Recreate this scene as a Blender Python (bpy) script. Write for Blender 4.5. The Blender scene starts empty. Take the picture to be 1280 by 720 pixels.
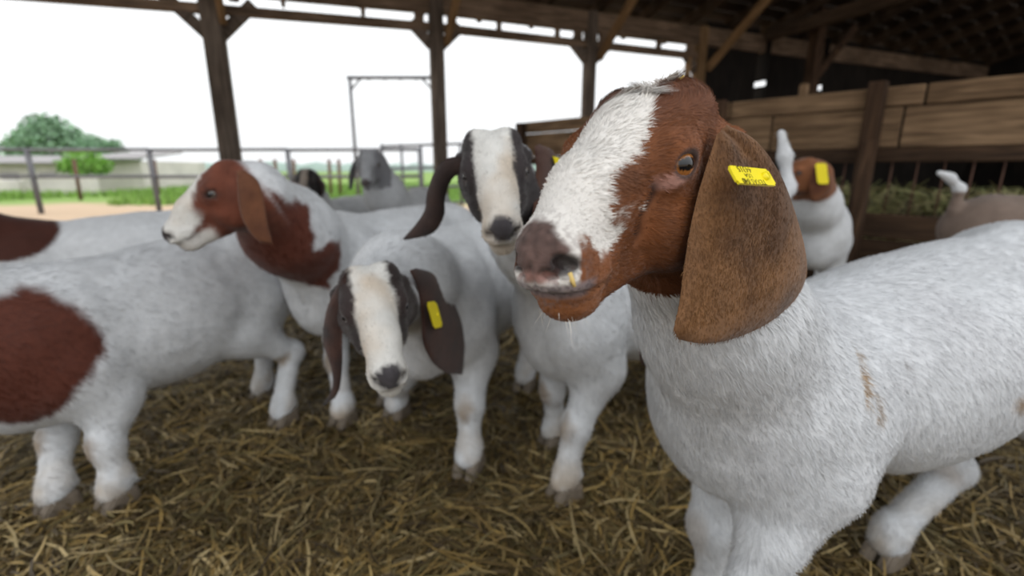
import bpy, bmesh, math, random
import numpy as np
from mathutils import Vector

# ------------------------------------------------------------------ camera, sky, exposure
SC = bpy.context.scene
COL = SC.collection
FPX, PITCH, CAMH = 600.0, math.radians(14.0), 0.75
cam_d = bpy.data.cameras.new('camera')
cam = bpy.data.objects.new('camera', cam_d)
COL.objects.link(cam)
cam.location = (0, 0, CAMH)
cam.rotation_euler = (math.pi / 2 - PITCH, 0, 0)
cam_d.sensor_width = 36.0
cam_d.lens = 36.0 * FPX / 1280.0
cam_d.clip_start = 0.02
cam_d.clip_end = 500
cam_d.dof.use_dof = True
cam_d.dof.focus_distance = 0.37
cam_d.dof.aperture_fstop = 4.0
SC.camera = cam

world = bpy.data.worlds.new('overcast_sky')
SC.world = world
world.use_nodes = True
_nt = world.node_tree
_bg = _nt.nodes['Background']
_tc = _nt.nodes.new('ShaderNodeTexCoord')
_sep = _nt.nodes.new('ShaderNodeSeparateXYZ')
_nt.links.new(_tc.outputs['Generated'], _sep.inputs[0])
_mr = _nt.nodes.new('ShaderNodeMapRange')
_mr.inputs['From Min'].default_value = 0.0
_mr.inputs['From Max'].default_value = 1.0
_mr.inputs['To Min'].default_value = 1.0
_mr.inputs['To Max'].default_value = 2.2
_nt.links.new(_sep.outputs['Z'], _mr.inputs['Value'])
_mx = _nt.nodes.new('ShaderNodeVectorMath')
_mx.operation = 'SCALE'
_mx.inputs[0].default_value = (0.965, 0.985, 1.0)
_nt.links.new(_mr.outputs[0], _mx.inputs['Scale'])
_nt.links.new(_mx.outputs[0], _bg.inputs['Color'])
_bg.inputs['Strength'].default_value = 1.0

SC.view_settings.view_transform = 'Standard'
SC.view_settings.look = 'None'
SC.view_settings.gamma = 1.0
SC.view_settings.use_curve_mapping = False
SC.view_settings.exposure = 0.17

# ------------------------------------------------------------------ helpers
rng = np.random.default_rng(7)
random.seed(7)
CP, SP = math.cos(PITCH), math.sin(PITCH)


def ray(px, py):
    u, v = px - 640.0, 360.0 - py
    return np.array([u, v * SP + FPX * CP, v * CP - FPX * SP])


CAM = np.array([0, 0, CAMH])


def at(px, py, Y):
    d = ray(px, py)
    return CAM + d * (Y / d[1])


def atz(px, py, z=0.0):
    d = ray(px, py)
    return CAM + d * ((z - CAMH) / d[2])


def onplane(px, py, p0, n):
    d = ray(px, py)
    return CAM + d * (np.dot(p0 - CAM, n) / np.dot(d, n))


def unit(v):
    v = np.asarray(v, float)
    return v / np.linalg.norm(v)


def mesh_np(name, V, F, col=None, smooth=True, normals=None, nper=None):
    """V (n,3); F (m,k) array of equal size faces, or a list of arrays"""
    me = bpy.data.meshes.new(name)
    Fs = F if isinstance(F, list) else [F]
    Fs = [np.asarray(f, np.int32) for f in Fs if len(f)]
    loops = np.concatenate([f.ravel() for f in Fs])
    tot = np.concatenate([np.full(len(f), f.shape[1], np.int32) for f in Fs])
    st = np.concatenate([[0], np.cumsum(tot)[:-1]]).astype(np.int32)
    me.vertices.add(len(V))
    me.vertices.foreach_set('co', np.ascontiguousarray(V, np.float32).ravel())
    me.loops.add(len(loops))
    me.loops.foreach_set('vertex_index', loops)
    me.polygons.add(len(tot))
    me.polygons.foreach_set('loop_start', st)
    me.polygons.foreach_set('loop_total', tot)
    me.update(calc_edges=True)
    me.polygons.foreach_set('use_smooth', np.full(len(tot), smooth, bool))
    if col is not None:
        a = me.color_attributes.new('Col', 'FLOAT_COLOR', 'POINT')
        c = np.ones((len(V), 4), np.float32)
        c[:, :3] = col
        a.data.foreach_set('color', c.ravel())
    me.validate()
    if normals is not None:
        me.normals_split_custom_set_from_vertices(normals.astype(np.float32))
    return me


def link(name, me, mat=None, parent=None, label=None, cat=None, group=None, kind=None, loc=None):
    o = bpy.data.objects.new(name, me)
    COL.objects.link(o)
    if mat is not None and me is not None and not me.materials:
        me.materials.append(mat)
    if parent is not None:
        o.parent = parent
    if loc is not None:
        o.location = loc
    for k, v in (('label', label), ('category', cat), ('group', group), ('kind', kind)):
        if v:
            o[k] = v
    return o


# ---- value noise
def _hash(ix, iy, iz, seed):
    h = (ix * 374761393 + iy * 668265263 + iz * 2147483647 + seed * 144269504) & 0xFFFFFFFF
    h = ((h ^ (h >> 13)) * 1274126177) & 0xFFFFFFFF
    return ((h ^ (h >> 16)) & 0xFFFF) / 65535.0


def noise(P, scale, seed=0):
    p = np.asarray(P, float) * scale
    i = np.floor(p).astype(np.int64)
    f = p - i
    f = f * f * (3 - 2 * f)
    r = 0
    for dx in (0, 1):
        for dy in (0, 1):
            for dz in (0, 1):
                w = (f[:, 0] if dx else 1 - f[:, 0]) * (f[:, 1] if dy else 1 - f[:, 1]) * (f[:, 2] if dz else 1 - f[:, 2])
                r = r + w * _hash(i[:, 0] + dx, i[:, 1] + dy, i[:, 2] + dz, seed)
    return r * 2 - 1


def fbm(P, scale, seed=0, oct=3):
    r, a = 0, 1
    for o in range(oct):
        r = r + a * noise(P, scale * 2 ** o, seed + o)
        a *= .5
    return r


def sstep(a, b, x):
    t = np.clip((x - a) / (b - a), 0, 1)
    return t * t * (3 - 2 * t)


def mixc(c, d, m):
    return c * (1 - m[:, None]) + np.asarray(d, float) * m[:, None]


# ------------------------------------------------------------------ materials
def mat_new(name, rough=0.8, spec=0.3):
    m = bpy.data.materials.new(name)
    m.use_nodes = True
    nt = m.node_tree
    b = nt.nodes['Principled BSDF']
    b.inputs['Roughness'].default_value = rough
    b.inputs['Specular IOR Level'].default_value = spec
    return m, nt, b


def mat_plain(name, rgb, rough=0.7, spec=0.3, metal=0.0, var=0.0, scale=8.0, bump=0.0):
    m, nt, b = mat_new(name, rough, spec)
    b.inputs['Metallic'].default_value = metal
    b.inputs['Base Color'].default_value = (*rgb, 1)
    if var or bump:
        tc = nt.nodes.new('ShaderNodeTexCoord')
        n = nt.nodes.new('ShaderNodeTexNoise')
        n.inputs['Scale'].default_value = scale
        n.inputs['Detail'].default_value = 5
        nt.links.new(tc.outputs['Object'], n.inputs['Vector'])
        if var:
            r = nt.nodes.new('ShaderNodeMix')
            r.data_type = 'RGBA'
            r.inputs['A'].default_value = (*[c * (1 - var) for c in rgb], 1)
            r.inputs['B'].default_value = (*[c * (1 + var) for c in rgb], 1)
            nt.links.new(n.outputs['Fac'], r.inputs['Factor'])
            nt.links.new(r.outputs['Result'], b.inputs['Base Color'])
        if bump:
            bp = nt.nodes.new('ShaderNodeBump')
            bp.inputs['Strength'].default_value = bump
            bp.inputs['Distance'].default_value = 0.02
            nt.links.new(n.outputs['Fac'], bp.inputs['Height'])
            nt.links.new(bp.outputs[0], b.inputs['Normal'])
    return m


def mat_wood(name, dark, light, scale=3.0, axis='X', rough=0.85):
    """long grain along the local axis, knots and weather stains, each piece different"""
    m, nt, b = mat_new(name, rough, 0.2)
    tc = nt.nodes.new('ShaderNodeTexCoord')
    oi = nt.nodes.new('ShaderNodeObjectInfo')
    mp = nt.nodes.new('ShaderNodeMapping')
    st = {'X': (1.2, 16, 16), 'Y': (16, 1.2, 16), 'Z': (16, 16, 1.2)}[axis]
    mp.inputs['Scale'].default_value = st
    add = nt.nodes.new('ShaderNodeVectorMath')
    mul = nt.nodes.new('ShaderNodeVectorMath')
    mul.operation = 'SCALE'
    mul.inputs[0].default_value = (37, 19, 53)
    nt.links.new(oi.outputs['Random'], mul.inputs['Scale'])
    nt.links.new(tc.outputs['Object'], add.inputs[0])
    nt.links.new(mul.outputs[0], add.inputs[1])
    nt.links.new(add.outputs[0], mp.inputs['Vector'])
    n = nt.nodes.new('ShaderNodeTexNoise')
    n.inputs['Scale'].default_value = scale
    n.inputs['Detail'].default_value = 6
    n.inputs['Distortion'].default_value = 0.6
    nt.links.new(mp.outputs[0], n.inputs['Vector'])
    n2 = nt.nodes.new('ShaderNodeTexNoise')
    n2.inputs['Scale'].default_value = 2.2
    n2.inputs['Detail'].default_value = 3
    nt.links.new(add.outputs[0], n2.inputs['Vector'])
    ramp = nt.nodes.new('ShaderNodeValToRGB')
    ramp.color_ramp.elements[0].position = 0.33
    ramp.color_ramp.elements[1].position = 0.68
    ramp.color_ramp.elements[0].color = (*dark, 1)
    ramp.color_ramp.elements[1].color = (*light, 1)
    nt.links.new(n.outputs['Fac'], ramp.inputs[0])
    mx = nt.nodes.new('ShaderNodeMix')
    mx.data_type = 'RGBA'
    mx.blend_type = 'MULTIPLY'
    mx.inputs['Factor'].default_value = 1.0
    r2 = nt.nodes.new('ShaderNodeValToRGB')
    r2.color_ramp.elements[0].position = 0.3
    r2.color_ramp.elements[1].position = 0.7
    r2.color_ramp.elements[0].color = (.55, .5, .45, 1)
    r2.color_ramp.elements[1].color = (1.15, 1.1, 1.05, 1)
    nt.links.new(n2.outputs['Fac'], r2.inputs[0])
    nt.links.new(ramp.outputs[0], mx.inputs['A'])
    nt.links.new(r2.outputs[0], mx.inputs['B'])
    nt.links.new(mx.outputs['Result'], b.inputs['Base Color'])
    bp = nt.nodes.new('ShaderNodeBump')
    bp.inputs['Strength'].default_value = 0.5
    bp.inputs['Distance'].default_value = 0.004
    nt.links.new(n.outputs['Fac'], bp.inputs['Height'])
    nt.links.new(bp.outputs[0], b.inputs['Normal'])
    return m


def mat_vcol(name, rough=0.8, spec=0.2, sheen=0.0, nscale=0.0, nvar=0.0, bump=0.0, bscale=200.0):
    m, nt, b = mat_new(name, rough, spec)
    a = nt.nodes.new('ShaderNodeAttribute')
    a.attribute_name = 'Col'
    out = a.outputs['Color']
    tc = nt.nodes.new('ShaderNodeTexCoord')
    if nvar:
        n = nt.nodes.new('ShaderNodeTexNoise')
        n.inputs['Scale'].default_value = nscale
        n.inputs['Detail'].default_value = 4
        nt.links.new(tc.outputs['Object'], n.inputs['Vector'])
        mr = nt.nodes.new('ShaderNodeMapRange')
        mr.inputs['From Min'].default_value = .25
        mr.inputs['From Max'].default_value = .75
        mr.inputs['To Min'].default_value = 1 - nvar
        mr.inputs['To Max'].default_value = 1 + nvar
        nt.links.new(n.outputs['Fac'], mr.inputs['Value'])
        sc = nt.nodes.new('ShaderNodeVectorMath')
        sc.operation = 'SCALE'
        nt.links.new(out, sc.inputs[0])
        nt.links.new(mr.outputs[0], sc.inputs['Scale'])
        out = sc.outputs[0]
    nt.links.new(out, b.inputs['Base Color'])
    if sheen:
        b.inputs['Sheen Weight'].default_value = sheen
        b.inputs['Sheen Roughness'].default_value = 0.5
    if bump:
        n = nt.nodes.new('ShaderNodeTexNoise')
        n.inputs['Scale'].default_value = bscale
        n.inputs['Detail'].default_value = 3
        nt.links.new(tc.outputs['Object'], n.inputs['Vector'])
        bp = nt.nodes.new('ShaderNodeBump')
        bp.inputs['Strength'].default_value = bump
        bp.inputs['Distance'].default_value = 0.002
        nt.links.new(n.outputs['Fac'], bp.inputs['Height'])
        nt.links.new(bp.outputs[0], b.inputs['Normal'])
    return m


M_COAT = mat_vcol('goat_coat', 0.75, 0.25, 0.15, 40, 0.10, 0.35, 260)
M_FUR = mat_vcol('goat_fur', 0.6, 0.3)
M_EYE = mat_vcol('goat_eye', 0.06, 0.6)
M_HOOF = mat_plain('hoof_horn', (0.15, 0.12, 0.09), 0.6, 0.3, var=.5, scale=60)
M_TAG = mat_plain('tag_plastic', (0.86, 0.72, 0.01), 0.4, 0.4)
M_INK = mat_plain('tag_ink', (0.05, 0.04, 0.006), 0.6, 0.2)
M_STRAW = mat_vcol('straw', 0.55, 0.35)
M_LEAF = mat_vcol('leaf', 0.6, 0.3)
M_POST = mat_wood('post_timber', (0.065, 0.054, 0.046), (0.185, 0.152, 0.127), axis='Z')
M_BEAM = mat_wood('beam_timber', (0.085, 0.063, 0.046), (0.25, 0.18, 0.13), axis='X')
M_RAFT = mat_wood('rafter_timber', (0.028, 0.019, 0.013), (0.085, 0.058, 0.038), axis='X')  # darker than the beams: shade under the roof is put into the colour
M_BRACE = mat_wood('brace_timber', (0.13, 0.083, 0.042), (0.33, 0.215, 0.115), axis='X')
M_BRACE_Z = mat_wood('new_post_timber', (0.13, 0.083, 0.042), (0.33, 0.215, 0.115), axis='Z')
M_ROOF = mat_wood('roof_sheathing', (0.016, 0.011, 0.008), (0.05, 0.034, 0.023), axis='X')  # near-black tone paints in the gloom of the roof underside
M_PLANK = mat_wood('fence_plank', (0.125, 0.083, 0.050), (0.32, 0.22, 0.135), axis='X')
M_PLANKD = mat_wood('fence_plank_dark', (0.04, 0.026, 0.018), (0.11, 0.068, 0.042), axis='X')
M_FPOST = mat_wood('fence_post_timber', (0.035, 0.021, 0.014), (0.10, 0.06, 0.036), axis='Z')
M_DARK = mat_wood('barn_board_shaded', (0.006, 0.005, 0.005), (0.020, 0.016, 0.013), axis='Z')  # shade of the deep interior is painted in as near-black timber
M_PIPE = mat_plain('pipe_steel', (0.12, 0.12, 0.13), 0.55, 0.4, 0.3, var=.4, scale=6)
M_RUST = mat_plain('rusty_steel', (0.13, 0.07, 0.05), 0.8, 0.2, var=.5, scale=9)
M_WALL = mat_plain('pale_hazed_wall', (0.60, 0.56, 0.53), 0.9, 0.1, var=.35, scale=1.3, bump=.3)  # pale wall, lightened further to paint in distance haze
M_ROOFG = mat_plain('grey_roof_sheet', (0.28, 0.265, 0.265), 0.8, 0.2, var=.3, scale=2)  # grey lifted as painted haze
M_BARK = mat_plain('bark', (0.07, 0.055, 0.04), 0.9, 0.1, var=.4, scale=10)
M_STRAWPIECE = mat_plain('straw_stem', (0.62, 0.45, 0.16), 0.6, 0.3)
M_NUB = mat_plain('pale_tissue', (0.72, 0.62, 0.55), 0.35, 0.5)

# ------------------------------------------------------------------ box pieces
_UNIT = None


def bar_mesh(name, L, W, H, mat, bev=0.006, z0=None):
    """bevelled box, long along local X, centred"""
    bm = bmesh.new()
    bmesh.ops.create_cube(bm, size=1)
    bmesh.ops.scale(bm, vec=(L, W, H), verts=bm.verts)
    if bev:
        bmesh.ops.bevel(bm, geom=bm.edges[:], offset=min(bev, W * .2, H * .2, L * .2), segments=1, affect='EDGES')
    me = bpy.data.meshes.new(name)
    bm.to_mesh(me)
    bm.free()
    me.materials.append(mat)
    return me


def bar(name, A, B, W, H, mat, parent=None, base=(0, 0, 0), upv=(0, 0, 1), axis='X', bev=0.006, **kw):
    """beam from A to B. axis names the local axis along which it runs (grain)"""
    A, B = np.asarray(A, float), np.asarray(B, float)
    d = B - A
    L = np.linalg.norm(d)
    x = d / L
    y = np.cross(upv, x)
    if np.linalg.norm(y) < 1e-4:
        y = np.cross((0, 1, 0), x)
    y = unit(y)
    z = np.cross(x, y)
    me = bar_mesh(name, L, W, H, mat, bev)
    from mathutils import Matrix
    if axis == 'Z':
        R = Matrix(((y[0], z[0], x[0]), (y[1], z[1], x[1]), (y[2], z[2], x[2])))
        bmv = np.empty(len(me.vertices) * 3, np.float32)
        me.vertices.foreach_get('co', bmv)
        bmv = bmv.reshape(-1, 3)[:, [1, 2, 0]]
        me.vertices.foreach_set('co', np.ascontiguousarray(bmv).ravel())
    else:
        R = Matrix(((x[0], y[0], z[0]), (x[1], y[1], z[1]), (x[2], y[2], z[2])))
    o = link(name, me, None, parent, **kw)
    o.matrix_local = Matrix.Translation(Vector((A + B) / 2 - np.asarray(base))) @ R.to_4x4()
    return o


def empty(name, loc, label, cat, group=None, kind=None):
    o = bpy.data.objects.new(name, None)
    COL.objects.link(o)
    o.location = loc
    o.empty_display_size = .1
    if label:
        o['label'] = label
    if cat:
        o['category'] = cat
    if group:
        o['group'] = group
    if kind:
        o['kind'] = kind
    return o


def tube_np(pts, rad, n=8):
    pts = np.asarray(pts, float)
    rad = np.broadcast_to(rad, (len(pts),))
    V, F = [], []
    for i, p in enumerate(pts):
        t = pts[min(i + 1, len(pts) - 1)] - pts[max(i - 1, 0)]
        t = unit(t)
        u = np.cross(t, (0, 0, 1))
        if np.linalg.norm(u) < 1e-3:
            u = np.cross(t, (0, 1, 0))
        u = unit(u)
        w = np.cross(t, u)
        for k in range(n):
            a = 2 * math.pi * k / n
            V.append(p + rad[i] * (math.cos(a) * u + math.sin(a) * w))
    for i in range(len(pts) - 1):
        for k in range(n):
            F.append((i * n + k, i * n + (k + 1) % n, (i + 1) * n + (k + 1) % n, (i + 1) * n + k))
    caps = [[k for k in range(n)][::-1], [(len(pts) - 1) * n + k for k in range(n)]]
    return np.array(V), F, caps


def tube(name, pts, rad, mat, parent=None, base=(0, 0, 0), n=8, **kw):
    V, F, caps = tube_np(pts, rad, n)
    me = mesh_np(name, V - np.asarray(base), [np.array(F), np.array(caps)])
    return link(name, me, mat, parent, **kw)



# ------------------------------------------------------------------ the barn
HZ = 1.95                                    # underside of the low header beam
def wall_line(q, H=HZ - CAMH):
    Y = H / (.237 - .097 * q)
    return np.array([q * Y, Y, 0.0])
PQ = [wall_line(q) for q in (-.565, -.144, .149, .36)]
ld = unit(PQ[3] - PQ[0])
inw = np.array([ld[1], -ld[0], 0.0])          # into the barn, towards the open front
P1 = PQ[0]
LS = lambda s_, z_=0.0, i_=0.0: P1 + ld * s_ + inw * i_ + np.array([0, 0, z_])
SPOS = [float(np.dot(p - P1, ld)) for p in PQ]
S0, S1 = -3.0, 10.5
SLOPE = math.tan(math.radians(13))
ROOF_IN = 5.0

# floor: uneven bedding
def ground_h(x, y):
    P = np.stack([np.asarray(x, float), np.asarray(y, float), np.zeros(np.shape(x))], 1)
    return .016 * fbm(P, 2.2, 91, 3) + .008 * noise(P, 11, 95) - .012

gx = np.concatenate([np.linspace(-7, -2, 40), np.linspace(-1.95, 2.5, 150), np.linspace(2.55, 9, 50)])
gy = np.concatenate([np.linspace(-2.5, .2, 25), np.linspace(.22, 3, 110), np.linspace(3.05, 9.5, 80)])
GX, GY = np.meshgrid(gx, gy, indexing='ij')
gv = np.stack([GX.ravel(), GY.ravel(), ground_h(GX.ravel(), GY.ravel())], 1)
ii, jj = np.meshgrid(np.arange(len(gx) - 1), np.arange(len(gy) - 1), indexing='ij')
ga = (ii * len(gy) + jj).ravel()
gf = np.stack([ga, ga + len(gy), ga + len(gy) + 1, ga + 1], 1)
cen = gv[gf].mean(1)
gf = gf[((cen - P1) @ inw) > -.15]
M_BED = mat_plain('trampled_bedding', (0.045, 0.030, 0.014), 0.95, 0.1, var=.75, scale=22, bump=1.0)
link('floor', mesh_np('floor', gv, gf), M_BED, label='floor covered with trampled straw bedding', kind='structure')

# loose straw: short bent stems, nearer ones more numerous
def straw_mesh(n, x, y, hz, lmin, lmax, wid, seed, cols, tilt=.16):
    r = np.random.default_rng(seed)
    L = lmin * (lmax / lmin) ** r.random(n)
    P0 = np.stack([x, y, np.zeros(n)], 1)
    az = noise(P0, 2.4, 71) * 3.2 + r.normal(0, .75, n)
    az += (r.random(n) < .25) * r.uniform(0, 6.28, n)
    tl = r.normal(0, tilt, n)
    z0 = ground_h(x, y) + hz(n, r)
    cur = r.normal(0, .55, n)
    K = 5
    t = np.linspace(-.5, .5, K)
    V = np.zeros((n, K, 2, 3))
    w = wid * r.uniform(.5, 1.5, n)
    for k in range(K):
        a = az + cur * t[k] * 2
        px = x + np.cos(az) * L * t[k] - np.sin(az) * cur * L * (t[k] ** 2 - .1)
        py = y + np.sin(az) * L * t[k] + np.cos(az) * cur * L * (t[k] ** 2 - .1)
        pz = z0 + L * np.sin(tl) * t[k] - L * .12 * np.abs(cur) * (t[k] ** 2) * 2
        pz = np.maximum(pz, ground_h(px, py) + .0015)
        ww = w * (1 - .55 * abs(2 * t[k]) ** 3)
        roll = .5 * np.sin(az * 7)
        sx, sy = -np.sin(a) * np.cos(roll), np.cos(a) * np.cos(roll)
        for e, sg in ((0, -.5), (1, .5)):
            V[:, k, e, 0] = px + sg * ww * sx
            V[:, k, e, 1] = py + sg * ww * sy
            V[:, k, e, 2] = pz + sg * ww * np.sin(roll) + ww * .3
    base = np.arange(n)[:, None, None] * (K * 2)
    kk = np.arange(K - 1)[None, :, None] * 2
    F = (base + kk + np.array([0, 1, 3, 2])[None, None, :]).reshape(-1, 4)
    cols = np.asarray(cols, float)
    ci = r.integers(0, len(cols), n)
    c = cols[ci] * r.uniform(.6, 1.25, n)[:, None]
    c = c * (1 + .35 * noise(P0, 3.0, 33)[:, None])
    return V.reshape(-1, 3), F, np.repeat(np.clip(c, 0, 1), K * 2, 0)

STRAW_COLS = [(.25, .165, .052), (.16, .105, .036), (.31, .22, .085), (.085, .058, .022), (.13, .10, .038), (.38, .29, .14), (.065, .042, .017), (.10, .07, .025)]
N_S = 80000
u_ = rng.random(N_S)
ry = .42 * (5.2 / .42) ** u_
rx = ry * rng.uniform(-1.35, 1.35, N_S) + rng.normal(0, .1, N_S)
ry = np.concatenate([ry, rng.uniform(-1.0, 2.2, 26000)])
rx = np.concatenate([rx, rng.uniform(-3.0, 3.2, 26000)])
okk = ((np.stack([rx, ry, 0 * rx], 1) - P1) @ inw) > .05
_fd = unit(np.array([.96, -1.04, 0]))
okk &= np.abs((rx - 1.49) * _fd[1] - (ry - 3.52) * _fd[0]) > .13      # the foot of the plank fence stays clear
rx, ry = rx[okk], ry[okk]
sv, sf, sc_ = straw_mesh(len(rx), rx, ry, lambda n, r: np.abs(r.normal(0, .011, n)), 0.03, .20, .0046, 5, STRAW_COLS)
link('loose_straw', mesh_np('loose_straw', sv, sf, sc_), M_STRAW, label='loose golden brown straw strewn over the barn floor', cat='straw', kind='stuff')

# posts of the open side
KB = dict(bev=.008)
pd = empty('trim_1', P1, 'timber posts and header beams along the open side', None, kind='structure')
POSTW = (.15, .12, .115, .12)
for i, (s_, w_) in enumerate(zip(SPOS, POSTW)):
    bar('post', LS(s_, -.05), LS(s_, HZ + .34), w_, w_, M_BRACE_Z if i == 3 else M_POST, pd, P1, upv=ld, axis='Z', bev=.012)
    for sg in (-1, 1):                         # knee braces up to the header
        if i == 3 and sg == 1:
            continue
        bar('knee_brace', LS(s_ + sg * .04, HZ - .20 + .08 * (i > 0)), LS(s_ + sg * (.30 - .07 * (i > 0)), HZ + .06), .06, .09, M_POST, pd, P1, **KB)
        bar('spacer_block', LS(s_ + sg * (w_ / 2 + .05), HZ + .11), LS(s_ + sg * (w_ / 2 + .13), HZ + .11), .07, .09, M_BEAM, pd, P1, **KB)
sag = lambda s_: -.13 if s_ < -1 else (-.045 if s_ < .01 else 0.0)      # old beams dip towards the far end
edges = [S0] + SPOS[:-1] + [SPOS[3]]
for s_a, s_b in zip(edges[:-1], edges[1:]):
    bar('lower_beam', LS(s_a, HZ + .035 + sag(s_a)), LS(s_b - .004, HZ + .035 + sag(s_b)), .07, .07, M_BEAM, pd, P1, **KB)
    bar('upper_beam', LS(s_a, HZ + .24 + sag(s_a)), LS(s_b - .004, HZ + .24 + sag(s_b)), .08, .19, M_BEAM, pd, P1, **KB)
bar('upper_beam', LS(SPOS[3], HZ + .24), LS(S1, HZ + .24), .08, .19, M_BEAM, pd, P1, **KB)
for k, s_ in enumerate(np.arange(.5, SPOS[3], .62)):
    bar('spacer_block', LS(s_, HZ + .11), LS(s_ + .035, HZ + .11), .07, .088, M_BEAM, pd, P1, **KB)
# diagonal struts from the posts up to the rafters
for i, up, inn in ((0, .33, .55), (1, .33, .55), (2, .46, .78), (3, .46, .80)):
    bar('strut', LS(SPOS[i] + .08, HZ - .10, .05), LS(SPOS[i] + .10, HZ + up, inn), .05, .09, M_BRACE, pd, P1, **KB)
bar('jamb', LS(SPOS[3] - .16, 0, 0), LS(SPOS[3] - .16, HZ + .03, 0), .07, .05, M_BRACE, pd, P1, upv=ld, axis='Z', **KB)

# roof: rafters, and sheathing boards over them
rf = empty('ceiling', LS(0, HZ + .35), 'barn roof of sawn rafters under weathered sheathing boards, darkened for shade', None, kind='structure')
rz = lambda i_: HZ + .40 + SLOPE * i_
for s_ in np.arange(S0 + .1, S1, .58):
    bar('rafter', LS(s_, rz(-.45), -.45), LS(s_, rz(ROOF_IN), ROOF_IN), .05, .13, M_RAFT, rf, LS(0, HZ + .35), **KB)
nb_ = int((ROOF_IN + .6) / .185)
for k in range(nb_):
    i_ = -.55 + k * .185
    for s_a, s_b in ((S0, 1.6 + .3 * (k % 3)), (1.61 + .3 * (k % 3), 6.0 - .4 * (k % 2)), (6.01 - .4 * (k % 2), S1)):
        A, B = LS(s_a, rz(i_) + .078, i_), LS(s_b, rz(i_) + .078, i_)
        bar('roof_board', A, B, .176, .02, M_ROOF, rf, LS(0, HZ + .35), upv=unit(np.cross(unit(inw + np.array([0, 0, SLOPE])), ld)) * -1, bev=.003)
bar('tie_beam', LS(SPOS[3] + .9, HZ + .32, .1), LS(SPOS[3] + .9, HZ + .32 + .0, ROOF_IN), .07, .14, M_RAFT, rf, LS(0, HZ + .35), **KB)

# closed walls beyond the last post, interior gloom put into their near-black colour
wb = empty('wall_back', LS(SPOS[3]), 'shade-coloured board wall beyond the open side', None, kind='structure')
holes = []
for hx, hy in ((950, 105), (1017, 110)):
    p = onplane(hx, hy, P1, inw)
    holes.append((float(np.dot(p - P1, ld)), p[2]))
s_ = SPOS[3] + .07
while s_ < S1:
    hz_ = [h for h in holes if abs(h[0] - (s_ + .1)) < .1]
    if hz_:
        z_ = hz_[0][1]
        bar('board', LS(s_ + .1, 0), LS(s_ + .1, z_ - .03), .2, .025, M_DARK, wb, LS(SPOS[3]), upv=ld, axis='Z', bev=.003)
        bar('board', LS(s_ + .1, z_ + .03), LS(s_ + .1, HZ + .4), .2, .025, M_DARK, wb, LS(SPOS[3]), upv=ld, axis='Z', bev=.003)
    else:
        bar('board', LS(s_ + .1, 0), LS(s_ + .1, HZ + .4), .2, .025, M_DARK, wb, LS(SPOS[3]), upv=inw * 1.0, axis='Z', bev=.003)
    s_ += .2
wr = empty('wall_right', LS(S1), 'shade-coloured board end wall of the barn', None, kind='structure')
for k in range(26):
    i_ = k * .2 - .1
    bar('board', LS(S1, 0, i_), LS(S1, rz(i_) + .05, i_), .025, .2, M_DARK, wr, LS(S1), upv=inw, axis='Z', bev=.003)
pi_ = empty('trim_2', LS(SPOS[3] + 1.2, 0, .5), 'dark timber post with a brace deep inside the barn', None, kind='structure')
_pb = LS(SPOS[3] + 1.2, 0, .5)
bar('post', _pb, _pb + np.array([0, 0, rz(.5)]), .12, .12, M_FPOST, pi_, _pb, upv=ld, axis='Z', **KB)
bar('strut', _pb + np.array([0, 0, 1.7]), _pb + ld * .6 + np.array([0, 0, 2.35]), .05, .08, M_FPOST, pi_, _pb, **KB)

# plank fence in front of the dark feeding alley
fq = np.array([1.49, 3.52, 0])
fd = unit(np.array([.96, -1.04, 0]))
fn = np.array([fd[1], -fd[0], 0])             # towards the goats
if fn @ (np.array([0, 0, 0]) - fq) < 0:
    fn = -fn
FS = lambda s_, z_, o_=0.0: fq + fd * s_ + fn * o_ + np.array([0, 0, z_])
fe = empty('plank_fence', FS(0, 0), 'weathered plank fence with square posts across the feeding alley', 'fence')
fb = FS(0, 0)
segs = [(-2.05, -.95), (-.94, .02), (.03, 1.06), (1.07, 2.1)]
for (a_, b_) in segs:
    bar('plank', FS(a_, 1.135), FS(b_, 1.135), .035, .105, M_PLANK, fe, fb, **KB)
for (a_, b_) in ((-2.05, -1.4), (-1.39, .30), (.31, .98), (.99, 2.1)):
    bar('plank', FS(a_, .970, -.008), FS(b_, .970, -.008), .03, .215, M_PLANK, fe, fb, **KB)
for (a_, b_) in ((-2.05, -.2), (-.19, 2.1)):
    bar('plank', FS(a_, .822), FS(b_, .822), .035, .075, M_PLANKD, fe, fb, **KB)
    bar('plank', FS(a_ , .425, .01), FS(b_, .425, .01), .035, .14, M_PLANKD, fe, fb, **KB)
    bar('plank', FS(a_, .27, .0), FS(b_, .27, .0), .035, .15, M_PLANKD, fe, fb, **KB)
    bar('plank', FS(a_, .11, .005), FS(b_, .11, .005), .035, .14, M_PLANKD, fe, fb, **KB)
for s_, top, w_ in ((-2.0, 1.18, .09), (-.02, 1.20, .075), (.86, 1.215, .085), (1.95, 1.2, .085)):
    bar('post', FS(s_, 0, .065), FS(s_, top, .065), w_, .07, M_FPOST, fe, fb, upv=fn, axis='Z', **KB)
bar('post_extension', FS(.84, .0, .125), FS(.88, .90, .118), .075, .045, M_FPOST, fe, fb, upv=fn, axis='Z', **KB)
bar('stub_post', FS(.45, 1.0, -.05), FS(.45, 1.265, -.05), .05, .04, M_PLANK, fe, fb, upv=fn, axis='Z', **KB)
for k, s_ in enumerate(np.arange(-.3, 2.05, .115)):
    tube('feeder_rod', [FS(s_, 0.48, -.06), FS(s_, .80, -.06)], .0045, M_RUST, fe, fb, 6)
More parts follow.
